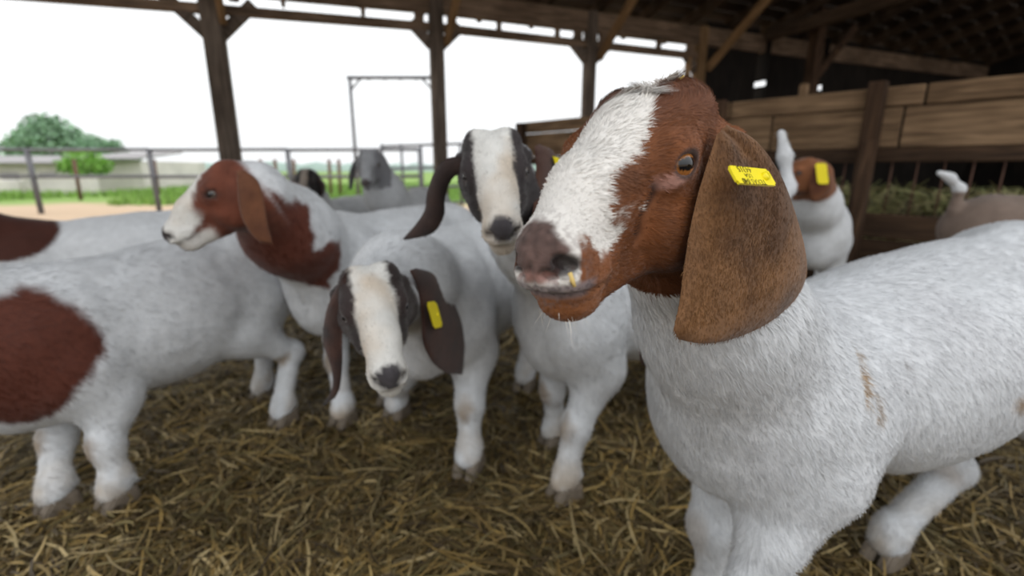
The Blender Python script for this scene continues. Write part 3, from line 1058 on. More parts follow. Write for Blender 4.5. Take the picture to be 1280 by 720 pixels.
def make_goat(g):
    """g: dict that describes one goat in world space"""
    W, Rp = np.asarray(g['W'], float), np.asarray(g['R'], float)
    b = g.get('b', 1.0)
    a = Rp - W
    a = -unit((a[0], a[1], 0))
    s = np.array([-a[1], a[0], 0])          # the goat's left
    z = np.array([0, 0, 1.0])
    span = np.linalg.norm(Rp - W)
    S = SDF()
    BM = np.stack([a, s, z], 1)
    fat = g.get('fat', 1.0)
    # trunk
    mid = (W + Rp) / 2
    ch = g.get('chest', 1.0)
    cd = g.get('cd', 1.0)
    S.el(W + a * .015 * b * ch - z * .165 * cd * b, np.array([.15 * (.4 + .6 * ch), .112 * fat, .165 * cd]) * b, .05, BM)
    S.el(W * .72 + Rp * .28 - z * .16 * (.4 + .6 * cd) * b, np.array([.19, .125 * fat, .16 * (.4 + .6 * cd)]) * b, .06, BM)
    S.el(mid - z * .168 * b, np.array([.20, .136 * fat, .166]) * b, .06, BM)
    S.el(W * .3 + Rp * .7 - z * .160 * b, np.array([.18, .132 * fat, .158]) * b, .06, BM)
    S.el(Rp - z * .135 * b - a * .015, np.array([.15, .112, .135]) * b, .06, BM)
    S.rc(W - z * .035 * b, Rp - z * .035 * b, .036 * b, .036 * b, .05)
    S.el(W + a * .115 * b * ch - z * .215 * cd ** 2 * b, np.array([.085, .075, .10 * cd]) * b, .06, BM)
    # neck and head
    R = head_rot(*g['rot'])
    O = np.asarray(g['O'], float)
    hs = g['hs']
    T = lambda p: O + R @ (np.asarray(p, float) * .01 * hs)
    nr = g.get('nr', (.070, .085, .115))
    n0 = T((1.5, 0, 0.5))
    n2 = W + a * .085 * b * ch - z * .125 * b
    n1 = np.asarray(g['neck'], float) if 'neck' in g else (n0 + n2) / 2 - z * .01
    if 'n2' in g:
        n2 = np.asarray(g['n2'], float)
    if 'throat' in g:
        S.rc(T((1.5, 0, -2.5)), W + a * .10 * b * ch - z * .24 * cd ** 2 * b, g['throat'][0], g['throat'][1], .07)
    S.rc(n0, n1, nr[0], nr[1], .03)
    S.rc(n1, n2, nr[1], nr[2], g.get('nk', .07))
    S.rc(n1, W + a * .0 - z * .05 * b, nr[1] * .8, .055 * b, .05)
    # legs
    feet = [np.asarray(f, float) for f in g['feet']]   # FL FR HL HR
    lr = g.get('lr', 1.0) * b
    joints = []
    for i, f in enumerate(feet):
        sd = 1 if i % 2 == 0 else -1
        if i < 2:
            sh = W + s * sd * .078 * b - z * .17 * b + a * .03 * b
            S.el(sh + z * .13 * (1 - cd), np.array([.075, .045, .13 * cd]) * b, .05, BM)
            E = W + s * sd * .080 * b - z * .29 * b - a * .01 + np.asarray(g.get('elbow', {}).get(i, (0, 0, 0)))
            ft = f + z * .075 * b - a * .004
            K = E * .46 + ft * .54 + a * .014 * b
            if i in g.get('bend', {}):
                K = K + np.asarray(g['bend'][i])
            fr = g.get('fr', .056)
            S.rc(sh - z * .03, E, (.066 if fr > .05 else .056) * b, fr * lr, .04)
            S.rc(E, K, fr * lr, .033 * lr, .03)
            S.el(K, np.array([.035, .036, .046]) * lr, .015)
            S.rc(K, ft, .0295 * lr, .028 * lr, .015)
        else:
            th = Rp + s * sd * .066 * b - z * .17 * b - a * .01
            S.el(th, np.array([.10, .055, .15]) * b, .05, BM)
            E = Rp + s * sd * .082 * b - z * .27 * b + a * .06 * b
            ft = f + z * .075 * b - a * .004
            K = np.asarray(g['hock'][i], float) if i in g.get('hock', {}) else (E * .35 + f * .65) * np.array([1, 1, 0]) + z * (Rp[2] * .36) - a * .085 * b
            S.rc(th - z * .02, E, .082 * b, .064 * lr, .05)
            S.rc(E, K, .062 * lr, .031 * lr, .035)
            S.el(K - a * .006, np.array([.034, .030, .036]) * lr, .02)
            S.rc(K, ft, .0295 * lr, .028 * lr, .015)
        S.el(ft - z * .010 - a * .004, np.array([.0315, .0305, .035]) * lr, .015)
        for sg in (-1, 1):
            S.el(ft - z * .018 * b - a * .030 * lr + s * sg * .012, np.array([.009, .008, .013]) * lr, .006)
        S.rc(ft, f + z * .050 * b + a * .008, .0275 * lr, .031 * lr, .015)
        joints.append((K, ft))
    # tail
    if 'tail' in g:
        tp = [np.asarray(p, float) for p in g['tail']]
        for p, q, r0, r1 in zip(tp[:-1], tp[1:], (.021, .017, .0145), (.017, .0145, .009)):
            S.rc(p, q, r0 * b, r1 * b, .03)
    else:
        tb = Rp - a * .14 * b - z * .05 * b
        S.rc(tb, tb - a * .05 - z * .06, .028 * b, .012, .03)
    head_prims(S, R, O, hs)

    allp = np.array(feet + [W, Rp, O, T((24, 0, 0)), T((3, 0, 10)), n2] + [np.asarray(p, float) for p in g.get('tail', [])])
    lo, hi = allp.min(0) - .24, allp.max(0) + .24
    lo[2], hi[2] = -.01, allp[:, 2].max() + .1
    # one surface; the head of a close goat is sampled finer
    h = g.get('res', .008)
    V, F, N = surface(S, lo, hi, h)
    HL = lambda P: ((P - O) @ R) / (.01 * hs)
    if 'hres' in g:
        def inh(P, m):
            k = HL(P)
            return (k[:, 0] > -1.0 + m) & (np.abs(k[:, 1]) < 8.6 - m) & (k[:, 2] > -8.6 + m) & (k[:, 2] < 11.8 - m)
        keep = ~inh(V[F].mean(1), .35)
        F = F[keep]
        bx = np.array([T((x, y, w)) for x in (-2, 25) for y in (-9, 9) for w in (-9, 12)])
        V2, F2, N2 = surface(S, bx.min(0) - .01, bx.max(0) + .01, g['hres'])
        k2 = inh(V2[F2].mean(1), -.35)
        F2 = F2[k2]
        F = np.concatenate([F, F2 + len(V)])
        V, N = np.vstack([V, V2]), np.vstack([N, N2])
        used = np.zeros(len(V), bool)
        used[F.ravel()] = True
        mp = np.cumsum(used) - 1
        V, N, F = V[used], N[used], mp[F]
    # fine relief on the face: the mouth line, the tear crease
    q = HL(V)
    fr = (q[:, 0] > 10) & (q[:, 0] < 26) & (np.abs(q[:, 1]) < 6) & (np.abs(q[:, 2]) < 7)
    mu = -2.35 + .06 * (q[:, 0] - 16.6) + .35 * np.exp(-((q[:, 0] - 16) / 1.5) ** 2)
    groove = np.exp(-((q[:, 2] - mu) / .28) ** 2) * sstep(15.6, 17.0, q[:, 0]) * fr
    V = V - N * (groove * .0032 * hs)[:, None]
    phil = np.exp(-(q[:, 1] / .16) ** 2) * sstep(21.3, 22.4, q[:, 0]) * sstep(1.2, 0, q[:, 2]) * fr
    V = V - N * (phil * .002 * hs)[:, None]
    if 'tear' in g:
        tl = np.abs(q[:, 0] - (11.9 + (2.4 - q[:, 2]) * .35 + .25 * np.sin(q[:, 2] * 2.2)))
        tear = np.exp(-(tl / .36) ** 2) * sstep(-1.6, -.4, q[:, 2]) * sstep(3.6, 2.6, q[:, 2]) * (q[:, 1] > 1.5) * fr
        V = V - N * (tear * .002)[:, None]
    else:
        tear = np.zeros(len(V))
    if 'hres' in g:
        V = V + N * (noise(V, 520, 19) * .0005 * sstep(20.6, 21.2, q[:, 0]) * (np.abs(q[:, 1]) < 5) * (np.abs(q[:, 2]) < 4))[:, None]
    V = V + N * (fbm(V, 18, 3, 2) * .0022)[:, None]

    # colours
    bl = (V - W) @ BM / b
    C = np.tile(WHITE, (len(V), 1)) * (1 + .05 * fbm(V, 14, 5)[:, None])
    C = g['colour'](V, q, bl, C, N)
    # nose leather, lips, lids
    nlow = g.get('nlow', -1.2)
    nw = np.interp(q[:, 2], [-2.2, -.6, 1.2, 2.4], [.5, 1.5, 2.4, 1.3])
    nz = sstep(g.get('nf', 21.15), g.get('nf', 21.15) + .7, q[:, 0] + .22 * noise(V, 160, 9)) * sstep(.25, -.25, np.abs(q[:, 1]) - nw) * sstep(nlow - .3, nlow + .3, q[:, 2]) * fr
    C = mixc(C, np.array(g.get('nose', (.07, .055, .055)))[None, :] * (1 + .45 * noise(V, 300, 66)[:, None]), nz)
    pit = np.zeros(len(V))
    for sd in (1, -1):
        dn = np.linalg.norm((q - (21.35, 1.8 * sd, .15)) * (1, 1.5, 2.0), axis=1)
        pit = np.maximum(pit, sstep(1.9, 1.1, dn))
        de = np.linalg.norm((q - (EYE * (1, sd, 1) + EDIR * (1, sd, 1) * 1.55)) * (1.0, .8, 1.3), axis=1)
        C = mixc(C, (.035, .02, .018), sstep(1.75, 1.25, de) * g.get('lid', .8))
    if 'pink' in g:
        pk_ = sstep(.6, .15, np.abs(q[:, 2] + .5)) * sstep(21.3, 21.8, q[:, 0]) * (np.abs(q[:, 1]) < 1.6) * fr
        C = mixc(C, g['pink'], pk_ * .7)
    C = mixc(C, (.02, .012, .012), pit * .9)
    C = mixc(C, C * .35, groove * .8)
    C = mixc(C, (.012, .008, .008), tear * .9)
    # dirt on the lower legs and knees
    dirt = sstep(.20, .02, V[:, 2]) * np.clip(.45 + .7 * fbm(V, 22, 21), 0, 1) * g.get('dirt', .75)
    C = mixc(C, (.36, .26, .15), dirt)
    for K, ft in joints:
        dk = np.linalg.norm((V - (K + a * .03)) * (1, 1, .75), axis=1)
        C = mixc(C, (.24, .155, .075), sstep(.034, .012, dk + .008 * noise(V, 60, 4)) * g.get('knee', .7))
    C = np.clip(C, .004, .9)

    base = np.array([W[0] * .5 + Rp[0] * .5, W[1] * .5 + Rp[1] * .5, 0])
    root = empty('goat', base, g['label'], 'goat', g.get('group'))
    Vs, Fs, Cs, Ns = [V], [F], [C], [N]
    n = len(V)
    n_body = n
    for er in g.get('ears', []):
        ev, ef, en, uv = ear_mesh(er['A'], er['B'], er['n'], er.get('bulge', .01), *er.get('grid', (24, 12)), thick=er.get('thick', .005), folds=er.get('folds', 0))
        ec = er['colour'](ev, uv)
        Vs.append(ev)
        Fs.append(ef + n)
        Cs.append(np.clip(ec, .003, .9))
        Ns.append(en)
        n += len(ev)
    V, F, C, N = np.vstack(Vs), np.concatenate(Fs), np.vstack(Cs), np.vstack(Ns)
    me = mesh_np('body', V - base, F, C)
    link('body', me, M_COAT, root)
    # eyes
    for sd in (1, -1):
        d = R @ (EDIR * (1, sd, 1))
        c = T(EYE * (1, sd, 1) + EDIR * (1, sd, 1) * .35)
        r = 1.32 * .01 * hs
        ve, fe = [], []
        nu, nv = (28, 40) if 'hres' in g else (14, 20)
        xa = R @ unit(np.cross((0, 0, 1), EDIR * (1, sd, 1)))
        ya = np.cross(d, xa) * (1 if np.dot(np.cross(d, xa), R[:, 2]) > 0 else -1)
        cc = []
        for i in range(nu + 1):
            th = math.pi * i / nu
            for j in range(nv):
                ph = 2 * math.pi * j / nv
                ex, ey = math.sin(th) * math.cos(ph), math.sin(th) * math.sin(ph)
                bulge = 1 + .05 * math.exp(-(th / .5) ** 2)
                ve.append(c + r * bulge * (d * math.cos(th) + xa * ex + ya * ey))
                pup = (abs(ex) / .58) ** 3 + (abs(ey) / .34) ** 3 < 1 and th < 1.5
                rad = math.hypot(ex, ey)
                if pup:
                    cc.append((.004, .004, .006))
                elif th < 1.5 and rad < .80:
                    k = rad / .80
                    cc.append(tuple(np.array(g.get('iris', (.10, .075, .06))) * (1.15 - .5 * k ** 6) * random.uniform(.85, 1.15)))
                else:
                    cc.append((.03, .018, .014))
        for i in range(nu):
            for j in range(nv):
                fe.append((i * nv + j, (i + 1) * nv + j, (i + 1) * nv + (j + 1) % nv, i * nv + (j + 1) % nv))
        me = mesh_np('eye', np.array(ve) - base, np.array(fe), np.array(cc))
        link('eye', me, M_EYE, root)
    # hooves
    for i, f in enumerate(feet):
        hv, hf = hoof_mesh(a, s, 1.28 * lr)
        bm = bmesh.new()
        vs = [bm.verts.new(p) for p in hv + f - base]
        for q4 in hf:
            bm.faces.new([vs[k] for k in q4])
        bmesh.ops.recalc_face_normals(bm, faces=bm.faces[:])
        bmesh.ops.bevel(bm, geom=bm.edges[:], offset=.003, segments=2, affect='EDGES')
        me = bpy.data.meshes.new('hoof')
        bm.to_mesh(me)
        bm.free()
        link('hoof', me, M_HOOF, root)
    return dict(n_body=n_body, root=root, base=base, V=V, F=F, C=C, N=N, HL=HL, T=T, R=R, O=O, W=W, Rp=Rp, a=a, s=s, b=b)


def ear_tag(G, P, X, Y, w, h, lines=None, part_label=None, stem=None):
    """thin plate at P, X = long direction, Y = up in the plate; lines are printed on its face"""
    X, Y = unit(X), unit(Y)
    n = unit(np.cross(X, Y))
    bm = bmesh.new()
    bmesh.ops.create_cube(bm, size=1)
    bmesh.ops.scale(bm, vec=(w, h, .0016), verts=bm.verts)
    ve = [e for e in bm.edges if abs(e.verts[0].co.z - e.verts[1].co.z) > .001]
    bmesh.ops.bevel(bm, geom=ve, offset=min(w, h) * .12, segments=3, affect='EDGES')
    for v in bm.verts:
        v.co.z += .06 * (v.co.x / w) ** 2 * w
        p = P + X * v.co.x + Y * v.co.y + n * v.co.z - G['base']
        v.co = p
    bmesh.ops.recalc_face_normals(bm, faces=bm.faces[:])
    me = bpy.data.meshes.new('ear_tag')
    bm.to_mesh(me)
    bm.free()
    t = link('ear_tag', me, M_TAG, G['root'], label=part_label)
    # the button that pins it
    off = stem if stem is not None else X * (w * .30)
    c = P + off - G['base']
    pts = [c + n * .0035, c + n * .001, c - n * .006]
    V, F, caps = tube_np(pts, [.0028, .0032, .0024], 10)
    link('rivet', mesh_np('rivet', V, [np.array(F), np.array(caps)]), M_TAG, t)
    if lines:
        from mathutils import Matrix
        for txt, ox, oy, size in lines:
            cu = bpy.data.curves.new('print', 'FONT')
            cu.body = txt
            cu.size = size
            cu.align_x = 'CENTER'
            cu.align_y = 'CENTER'
            cu.extrude = .00012
            ob = bpy.data.objects.new('print', cu)
            COL.objects.link(ob)
            bpy.context.view_layer.update()
            me = bpy.data.meshes.new_from_object(ob.evaluated_get(bpy.context.evaluated_depsgraph_get()))
            bpy.data.objects.remove(ob)
            bpy.data.curves.remove(cu)
            me.name = 'print'
            # printed upside down on the plate, as the ear hangs
            for v in me.vertices:
                x, y = -v.co.x + ox, -v.co.y + oy
                zz = .06 * (x / w) ** 2 * w
                v.co = P + X * x + Y * y + n * (.0013 + zz + v.co.z) - G['base']
            link('printing', me, M_INK, t, label='dark printed number and letters')
    return t


def face_cols(q, side, blaze, crown=None):
    pass


def head_mask(q, fcut=-.5, soft=1.0, slope=0.0):
    """1 on the head in front of a cut behind the ears"""
    inside = (np.abs(q[:, 1]) < 9.5) & (q[:, 0] < 27) & (q[:, 2] > -9) & (q[:, 2] < 13)
    return sstep(fcut - soft, fcut + soft, q[:, 0] + slope * q[:, 2]) * inside


# ---------------- the brown-headed goat close by
BROWN = np.array([.170, .057, .018])
BROWN_D = np.array([.068, .021, .010])


def col_main(P, q, bl, C, N):
    nz = fbm(P, 55, 31, 3)
    hm = head_mask(q, -.6, .8, -.12)
    br = np.tile(BROWN, (len(P), 1)) * (1 + .25 * nz[:, None])
    br = mixc(br, BROWN_D, sstep(5.5, 8.5, q[:, 2] + nz) * .55)
    br = mixc(br, (.30, .115, .040), sstep(14, 19, q[:, 0]) * sstep(-.5, -2.5, q[:, 2]) * .55)
    br = mixc(br, BROWN_D, sstep(-2, -5.0, q[:, 2]) * sstep(16, 9, q[:, 0]) * .4)
    col = mixc(C, br, hm)
    # blaze: wide between the horn bumps and over the bridge, ragged edge
    wl = np.interp(q[:, 0], [-2, 1, 4, 7, 10, 12, 14.5, 18, 20.5, 23.5], [.2, .6, 1.5, 2.25, 2.8, 3.0, 3.0, 3.0, 2.6, 3.2])
    low = np.interp(q[:, 0], [10, 14, 18, 21, 23.5], [2.4, 1.2, .3, -.7, -3.2])
    d = wl - .55 - np.abs(q[:, 1] - .32) + .45 * nz + .2 * noise(P, 320, 8)
    d2 = q[:, 2] - low + .5 * nz
    bm_ = sstep(-.12, .12, d) * sstep(-.25, .25, d2) * (q[:, 0] > -1.5) * hm
    wh = np.array([.70, .675, .64])
    whc = np.tile(wh, (len(P), 1))
    whc = mixc(whc, (.50, .40, .30), np.clip(fbm(P, 26, 41), 0, 1) * sstep(3, 6, q[:, 2]) * .8)
    col = col * (1 - bm_[:, None]) + whc * bm_[:, None]
    # speckled grey muzzle above and below the nose leather
    sp = sstep(19.0, 22.0, q[:, 0]) * (noise(P, 520, 77) > .12) * hm * (q[:, 2] > -3.2)
    col = mixc(col, (.16, .125, .12), sp * .55)
    lip = sstep(19.4, 20.6, q[:, 0]) * sstep(-.9, -1.3, q[:, 2]) * sstep(-2.6, -2.2, q[:, 2])
    col = mixc(col, (.27, .225, .235), lip * .85 * hm)
    col = mixc(col, (.08, .06, .065), lip * (noise(P, 420, 78) > .25) * hm * .7)
    # bare pink skin before the eye
    dp = np.linalg.norm((q - (10.7, 4.6, 3.1)) * (.62, .5, 1.5) - 0, axis=1)
    col = mixc(col, (.50, .27, .22), sstep(1.3, .6, dp + .2 * nz))
    # body: stains
    x, y, zz = bl[:, 0], bl[:, 1], bl[:, 2]
    for c, rr, cc, st in MAIN_STAINS:
        dd = np.linalg.norm((P - c) / rr, axis=1)
        col = mixc(col, cc, sstep(1.1, .55, dd + .35 * fbm(P, 120, 55)) * st)
    col = mixc(col, (.50, .50, .52), np.clip(fbm(P, 9, 61), 0, 1) * .35 * (1 - hm))
    return col


def mk_ear_col(c0, c1, edge=None, seed=0, inner=None):
    c0, c1 = np.asarray(c0, float), np.asarray(c1, float)

    def f(V, uv):
        n = fbm(V, 30, seed + 3, 3)
        C = np.tile(c0, (len(V), 1))
        C = mixc(C, c1, np.clip(.5 + .7 * n, 0, 1))
        if edge is not None:
            e = np.minimum(uv[:, 1], 1 - uv[:, 1])
            C = mixc(C, edge, sstep(.10, .02, e) * .6)
        return C * (1 + .12 * noise(V, 200, seed)[:, None])
    return f


MAIN_O = np.array([.1355, .4151, .732])
MAIN_ROT = (39.7, 10.9, 2.0)
_R = head_rot(*MAIN_ROT)
_base = MAIN_O + _R @ (np.array([2.2, 7.4, 4.4]) * .0088)
_n = unit(_R[:, 1] + .30 * _R[:, 0])
E_ = lambda L: [onplane(x, y, _base, _n) for x, y in L]
main_ear = dict(A=E_([(896, 168), (884, 205), (872, 245), (862, 290), (855, 335), (849, 380), (843, 410), (848, 424)]),
                B=E_([(908, 156), (945, 178), (975, 222), (996, 275), (1007, 318), (1007, 348), (991, 378), (958, 405), (915, 423), (874, 429)]),
                n=_n, bulge=.014, grid=(90, 48), thick=.006, folds=.0035,
                colour=mk_ear_col((.185, .086, .031), (.095, .042, .016), (.22, .11, .05), 5))
_rb = MAIN_O + _R @ (np.array([2.2, -7.0, 4.4]) * .0088)
_X = _R
_pr = lambda L: [onplane(x, y, _rb, _R[:, 1]) for x, y in L]
main_ear_r = dict(A=_pr([(770, 172), (778, 250), (786, 330), (795, 405), (801, 456)]), B=_pr([(790, 165), (832, 250), (842, 330), (832, 405), (808, 458)]),
                  n=-_R[:, 1], bulge=.006, grid=(40, 20), thick=.006,
                  colour=mk_ear_col((.10, .045, .018), (.06, .025, .011), None, 6))

MAIN_W = np.array([.352, .602, .580])
MAIN_RP = np.array([.90, .85, .645])
_side_p = MAIN_W * .6 + MAIN_RP * .4
_sn = unit(np.array([.40, -.915, 0]))
_sp0 = _side_p + _sn * .13
SURF = lambda x, y: onplane(x, y, _sp0, _sn)
MAIN_STAINS = [
    (SURF(1081, 478), np.array([.006, .05, .034]), (.30, .18, .07), .95),
    (SURF(1090, 505), np.array([.005, .05, .022]), (.24, .14, .05), .8),
    (SURF(1262, 492), np.array([.034, .06, .020]), (.30, .19, .09), .95),
    (SURF(1150, 465), np.array([.004, .05, .007]), (.10, .08, .07), .9),
    (SURF(1104, 555), np.array([.003, .05, .004]), (.06, .05, .05), .9),
]
MAIN = make_goat(dict(
    W=MAIN_W, R=MAIN_RP, b=1.0, O=MAIN_O, rot=MAIN_ROT, hs=.88, nr=(.056, .070, .120), neck=(.225, .490, .590), lr=.92, fat=1.08, chest=.62, nk=.06, fr=.037, throat=(.038, .072), cd=.76, n2=(.325, .580, .455),
    feet=[(.268, .482, 0), (.338, .668, 0), (1.00, .62, 0), (.735, .79, 0)],
    hock={3: (.885, .845, .165)}, elbow={0: (-.072, -.03, .03), 1: (.0, .0, .02)}, bend={0: (.004, -.004, .01)},
    colour=col_main, ears=[main_ear, main_ear_r], res=.0048, hres=.0017, tear=1, iris=(.36, .14, .036), nose=(.095, .058, .05), pink=(.36, .2, .17), nf=20.7, nlow=-.9, lid=.9, dirt=.75, knee=.4,
    label='large white goat with a brown head, white blaze and long brown ears, standing close by'))

# ---------------- the other goats
DK = np.array([.020, .015, .015])
DKB = np.array([.060, .024, .016])
RB = np.array([.092, .024, .013])


def blaze_col(face, wl_pts, low_pts=None, fcut=-.5, cen=0.0, wh=(.64, .63, .60), slope=-.1, extra=None, bstart=-3.0):
    def f(P, q, bl, C, N):
        nz = fbm(P, 40, 31, 2)
        hm = head_mask(q, fcut, .8, slope)
        br = np.tile(np.asarray(face, float), (len(P), 1)) * (1 + .25 * nz[:, None])
        col = mixc(C, br, hm)
        wl = np.interp(q[:, 0], wl_pts[0], wl_pts[1])
        d = wl - np.abs(q[:, 1] - cen) + .3 * nz
        m = sstep(-.25, .25, d) * (q[:, 0] > bstart)
        if low_pts is not None:
            m = m * sstep(-.3, .3, q[:, 2] - np.interp(q[:, 0], low_pts[0], low_pts[1]) + .3 * nz)
        m = m * hm
        whc = np.tile(np.asarray(wh, float), (len(P), 1))
        whc = mixc(whc, (.48, .36, .24), np.clip(fbm(P, 20, 47), 0, 1) * .6)
        col = col * (1 - m[:, None]) + whc * m[:, None]
        if extra is not None:
            col = extra(P, q, bl, col, N, nz)
        return col
    return f


def ball_mark(centers, rgb):
    def f(P, q, bl, col, N, nz):
        m = np.zeros(len(P))
        for c, r in centers:
            m = np.maximum(m, sstep(r + .006, r - .006, np.linalg.norm(P - c, axis=1) + .004 * nz))
        return mixc(col, np.asarray(rgb), m) * (1 + .0 * nz[:, None])
    return f


def px_ear(G_O, G_R, hs, loc, n_mix, A, B, **kw):
    p0 = G_O + G_R @ (np.array(loc) * .01 * hs)
    n = unit(G_R @ np.array(n_mix, float))
    return dict(A=[onplane(x, y, p0, n) for x, y in A], B=[onplane(x, y, p0, n) for x, y in B], n=n, **kw)


def hang_ear(G_O, G_R, hs, sd, length=17, width=1.0, out=2.0, fwd=0.0, **kw):
    """ear that hangs straight down beside the head"""
    p0 = G_O + G_R @ (np.array([2.2, 5.6 * sd, 4.4]) * .01 * hs)
    F = unit(G_R[:, 0] * np.array([1, 1, 0]))
    L = unit(np.cross((0, 0, 1), F)) * sd
    Z = np.array([0, 0, 1.0])
    c = .01 * hs
    k = length / 17
    fa = [(1.2, 0, .8), (2.2, 1.2, -2), (3.0, out, -7 * k), (2.6, out * .9, -12 * k), (1.0, out * .7, -17 * k)]
    fb_ = [(-1.2, 0, 1.2), (-4.2 * width, 1.6, -2), (-6.0 * width, out * 1.3, -7 * k), (-5.4 * width, out * 1.1, -12 * k), (-.6, out * .8, -17.3 * k)]
    T_ = lambda p: p0 + c * (F * (p[0] + fwd) + L * p[1] + Z * p[2])
    return dict(A=[T_(p) for p in fa], B=[T_(p) for p in fb_], n=L, bulge=.01, **kw)


# goat that looks over from the left with a brown neck (head resting over a white back)
O3, r3 = np.array([-.5213, 1.0223, .7018]), (61.4, 25.7, 4.2)
R3 = head_rot(*r3)
W3, P3 = np.array([-.492, 1.425, .60]), np.array([-.26, 1.92, .605])


def g3_extra(P, q, bl, col, N, nz):
    # brown runs from the head down the neck to the shoulder
    d1 = (P - at(390, 248, 1.15)) @ unit([.755, .05, .656]) + .006 * nz
    d2 = (P - at(365, 345, 1.2)) @ unit([-.45, 0, -.9]) + .006 * nz
    d3 = (P - at(405, 320, 1.2)) @ unit([1, .2, 0]) + .006 * nz
    d4 = np.linalg.norm(P - at(388, 322, 1.17), axis=1) - .078 + .006 * nz
    m = sstep(.004, -.004, np.minimum(np.maximum(np.maximum(d1, d2), d3), d4)) * (1 - head_mask(q, -1.0, .6)) * (bl[:, 0] > -.06)
    col = mixc(col, RB * 1.25, m)
    white_jaw = sstep(-1.3, -2.6, q[:, 2]) * sstep(12.5, 14.5, q[:, 0]) * (np.abs(q[:, 1]) < 5) * (q[:, 0] < 26) * (q[:, 2] > -8)
    return mixc(col, (.60, .58, .55), white_jaw)


G3 = make_goat(dict(
    W=W3, R=P3, O=O3, rot=r3, hs=.88, nr=(.066, .092, .112), neck=(-.545, 1.17, .605), b=1.0, lr=.95,
    feet=[(-.40, 1.44, 0), atz(430, 530), (-.15, 1.95, 0), (-.33, 2.02, 0)],
    colour=blaze_col((.13, .037, .019), ([-3, 0, 5, 10, 15, 20, 24], [.3, .8, 2.0, 2.5, 3.2, 4.0, 4.5]), ([8, 13, 18, 24], [1.6, .6, -1.8, -8]), cen=0, bstart=1.0, extra=g3_extra),
    ears=[px_ear(O3, R3, .88, (1.5, 7.2, 3.5), (.15, 1, .0), [(296, 214), (297, 240), (301, 268), (312, 290), (325, 303)], [(304, 212), (322, 226), (330, 252), (335, 280), (341, 305)],
                 bulge=.008, colour=mk_ear_col((.16, .062, .028), (.10, .037, .018), None, 8)),
          hang_ear(O3, R3, .88, -1, 10, colour=mk_ear_col((.15, .06, .03), (.09, .03, .02), None, 9))],
    nose=(.035, .028, .03), label='white goat with a brown neck and cheek, holding its white muzzle over another goat\'s back'))

# goat with its head lowered
O4, r4 = np.array([-.2251, .7473, .541]), (-21.2, 18.0, 5.6)
R4 = head_rot(*r4)
G4 = make_goat(dict(
    W=(-.175, 1.17, .585), R=(-.015, 1.60, .60), O=O4, rot=r4, hs=.88, nr=(.062, .082, .110), neck=(-.215, .93, .535),
    feet=[atz(587, 590), atz(497, 521), atz(656, 486), (-.10, 1.66, 0)],
    colour=blaze_col((.026, .016, .015), ([-3, 0, 4, 9, 14, 18, 24], [2.2, 2.8, 3.0, 3.1, 3.1, 4.5, 5]), None, cen=.1, fcut=1.0),
    ears=[px_ear(O4, R4, .88, (3.0, 6.6, 4.0), (.55, 1, .1), [(512, 338), (522, 362), (527, 395), (528, 425), (540, 452), (558, 467)], [(520, 335), (545, 345), (568, 380), (580, 415), (580, 450), (578, 468)],
                 bulge=.008, colour=mk_ear_col(DKB, (.034, .016, .013), None, 4)),
          px_ear(O4, R4, .88, (3.0, -6.6, 4.0), (.75, -1, .1), [(434, 340), (432, 375), (428, 420), (428, 455), (423, 490), (408, 506)], [(426, 350), (409, 385), (404, 425), (415, 460), (416, 485), (403, 507)],
                 bulge=.006, colour=mk_ear_col(DKB, (.018, .012, .012), None, 5))],
    nose=(.05, .045, .05), iris=(.30, .28, .28), label='white goat with black cheeks lowering its head, yellow tag on its dark ear'))

# goat that stands with head up, black eye patches
O5, r5 = np.array([-.028, .7856, .7377]), (-5.4, 21.0, 5.3)
R5 = head_rot(*r5)
tb = np.array([.745, 1.40, .61])
G5 = make_goat(dict(
    chest=.45, W=(.150, 1.085, .595), R=(.62, 1.355, .62), O=O5, rot=r5, hs=.88, nr=(.058, .070, .100), neck=(.045, .915, .62), lr=.95,
    feet=[atz(706, 622), atz(692, 556), (.70, 1.22, 0), (.60, 1.44, 0)],
    tail=[tb, at(985, 235, 1.43), at(981, 195, 1.43), at(976, 166, 1.43)],
    colour=blaze_col((.024, .018, .019), ([-3, 0, 4, 9, 12, 15, 18, 24], [2.5, 3.0, 3.2, 2.9, 2.8, 3.0, 4.5, 5]), None, cen=-.1, fcut=1.2),
    ears=[px_ear(O5, R5, .88, (3.0, 6.4, 4.0), (.5, 1, .1), [(668, 183), (670, 210), (668, 245), (664, 280), (660, 296)], [(674, 180), (692, 190), (698, 215), (692, 250), (668, 298)],
                 bulge=.006, colour=mk_ear_col((.075, .032, .02), (.05, .02, .014), None, 6)),
          px_ear(O5, R5, .88, (3.0, -6.4, 4.0), (2.2, -1, .2), [(588, 216), (572, 218), (562, 229), (556, 250), (555, 270), (540, 292), (506, 300)], [(586, 199), (566, 196), (547, 207), (534, 240), (531, 262), (520, 280), (504, 298)],
                 bulge=.008, colour=mk_ear_col((.045, .025, .02), (.014, .011, .012), None, 7))],
    nose=(.05, .045, .05), iris=(.12, .10, .09), label='white goat with black eye patches, head and tail raised, black ear swung out'))

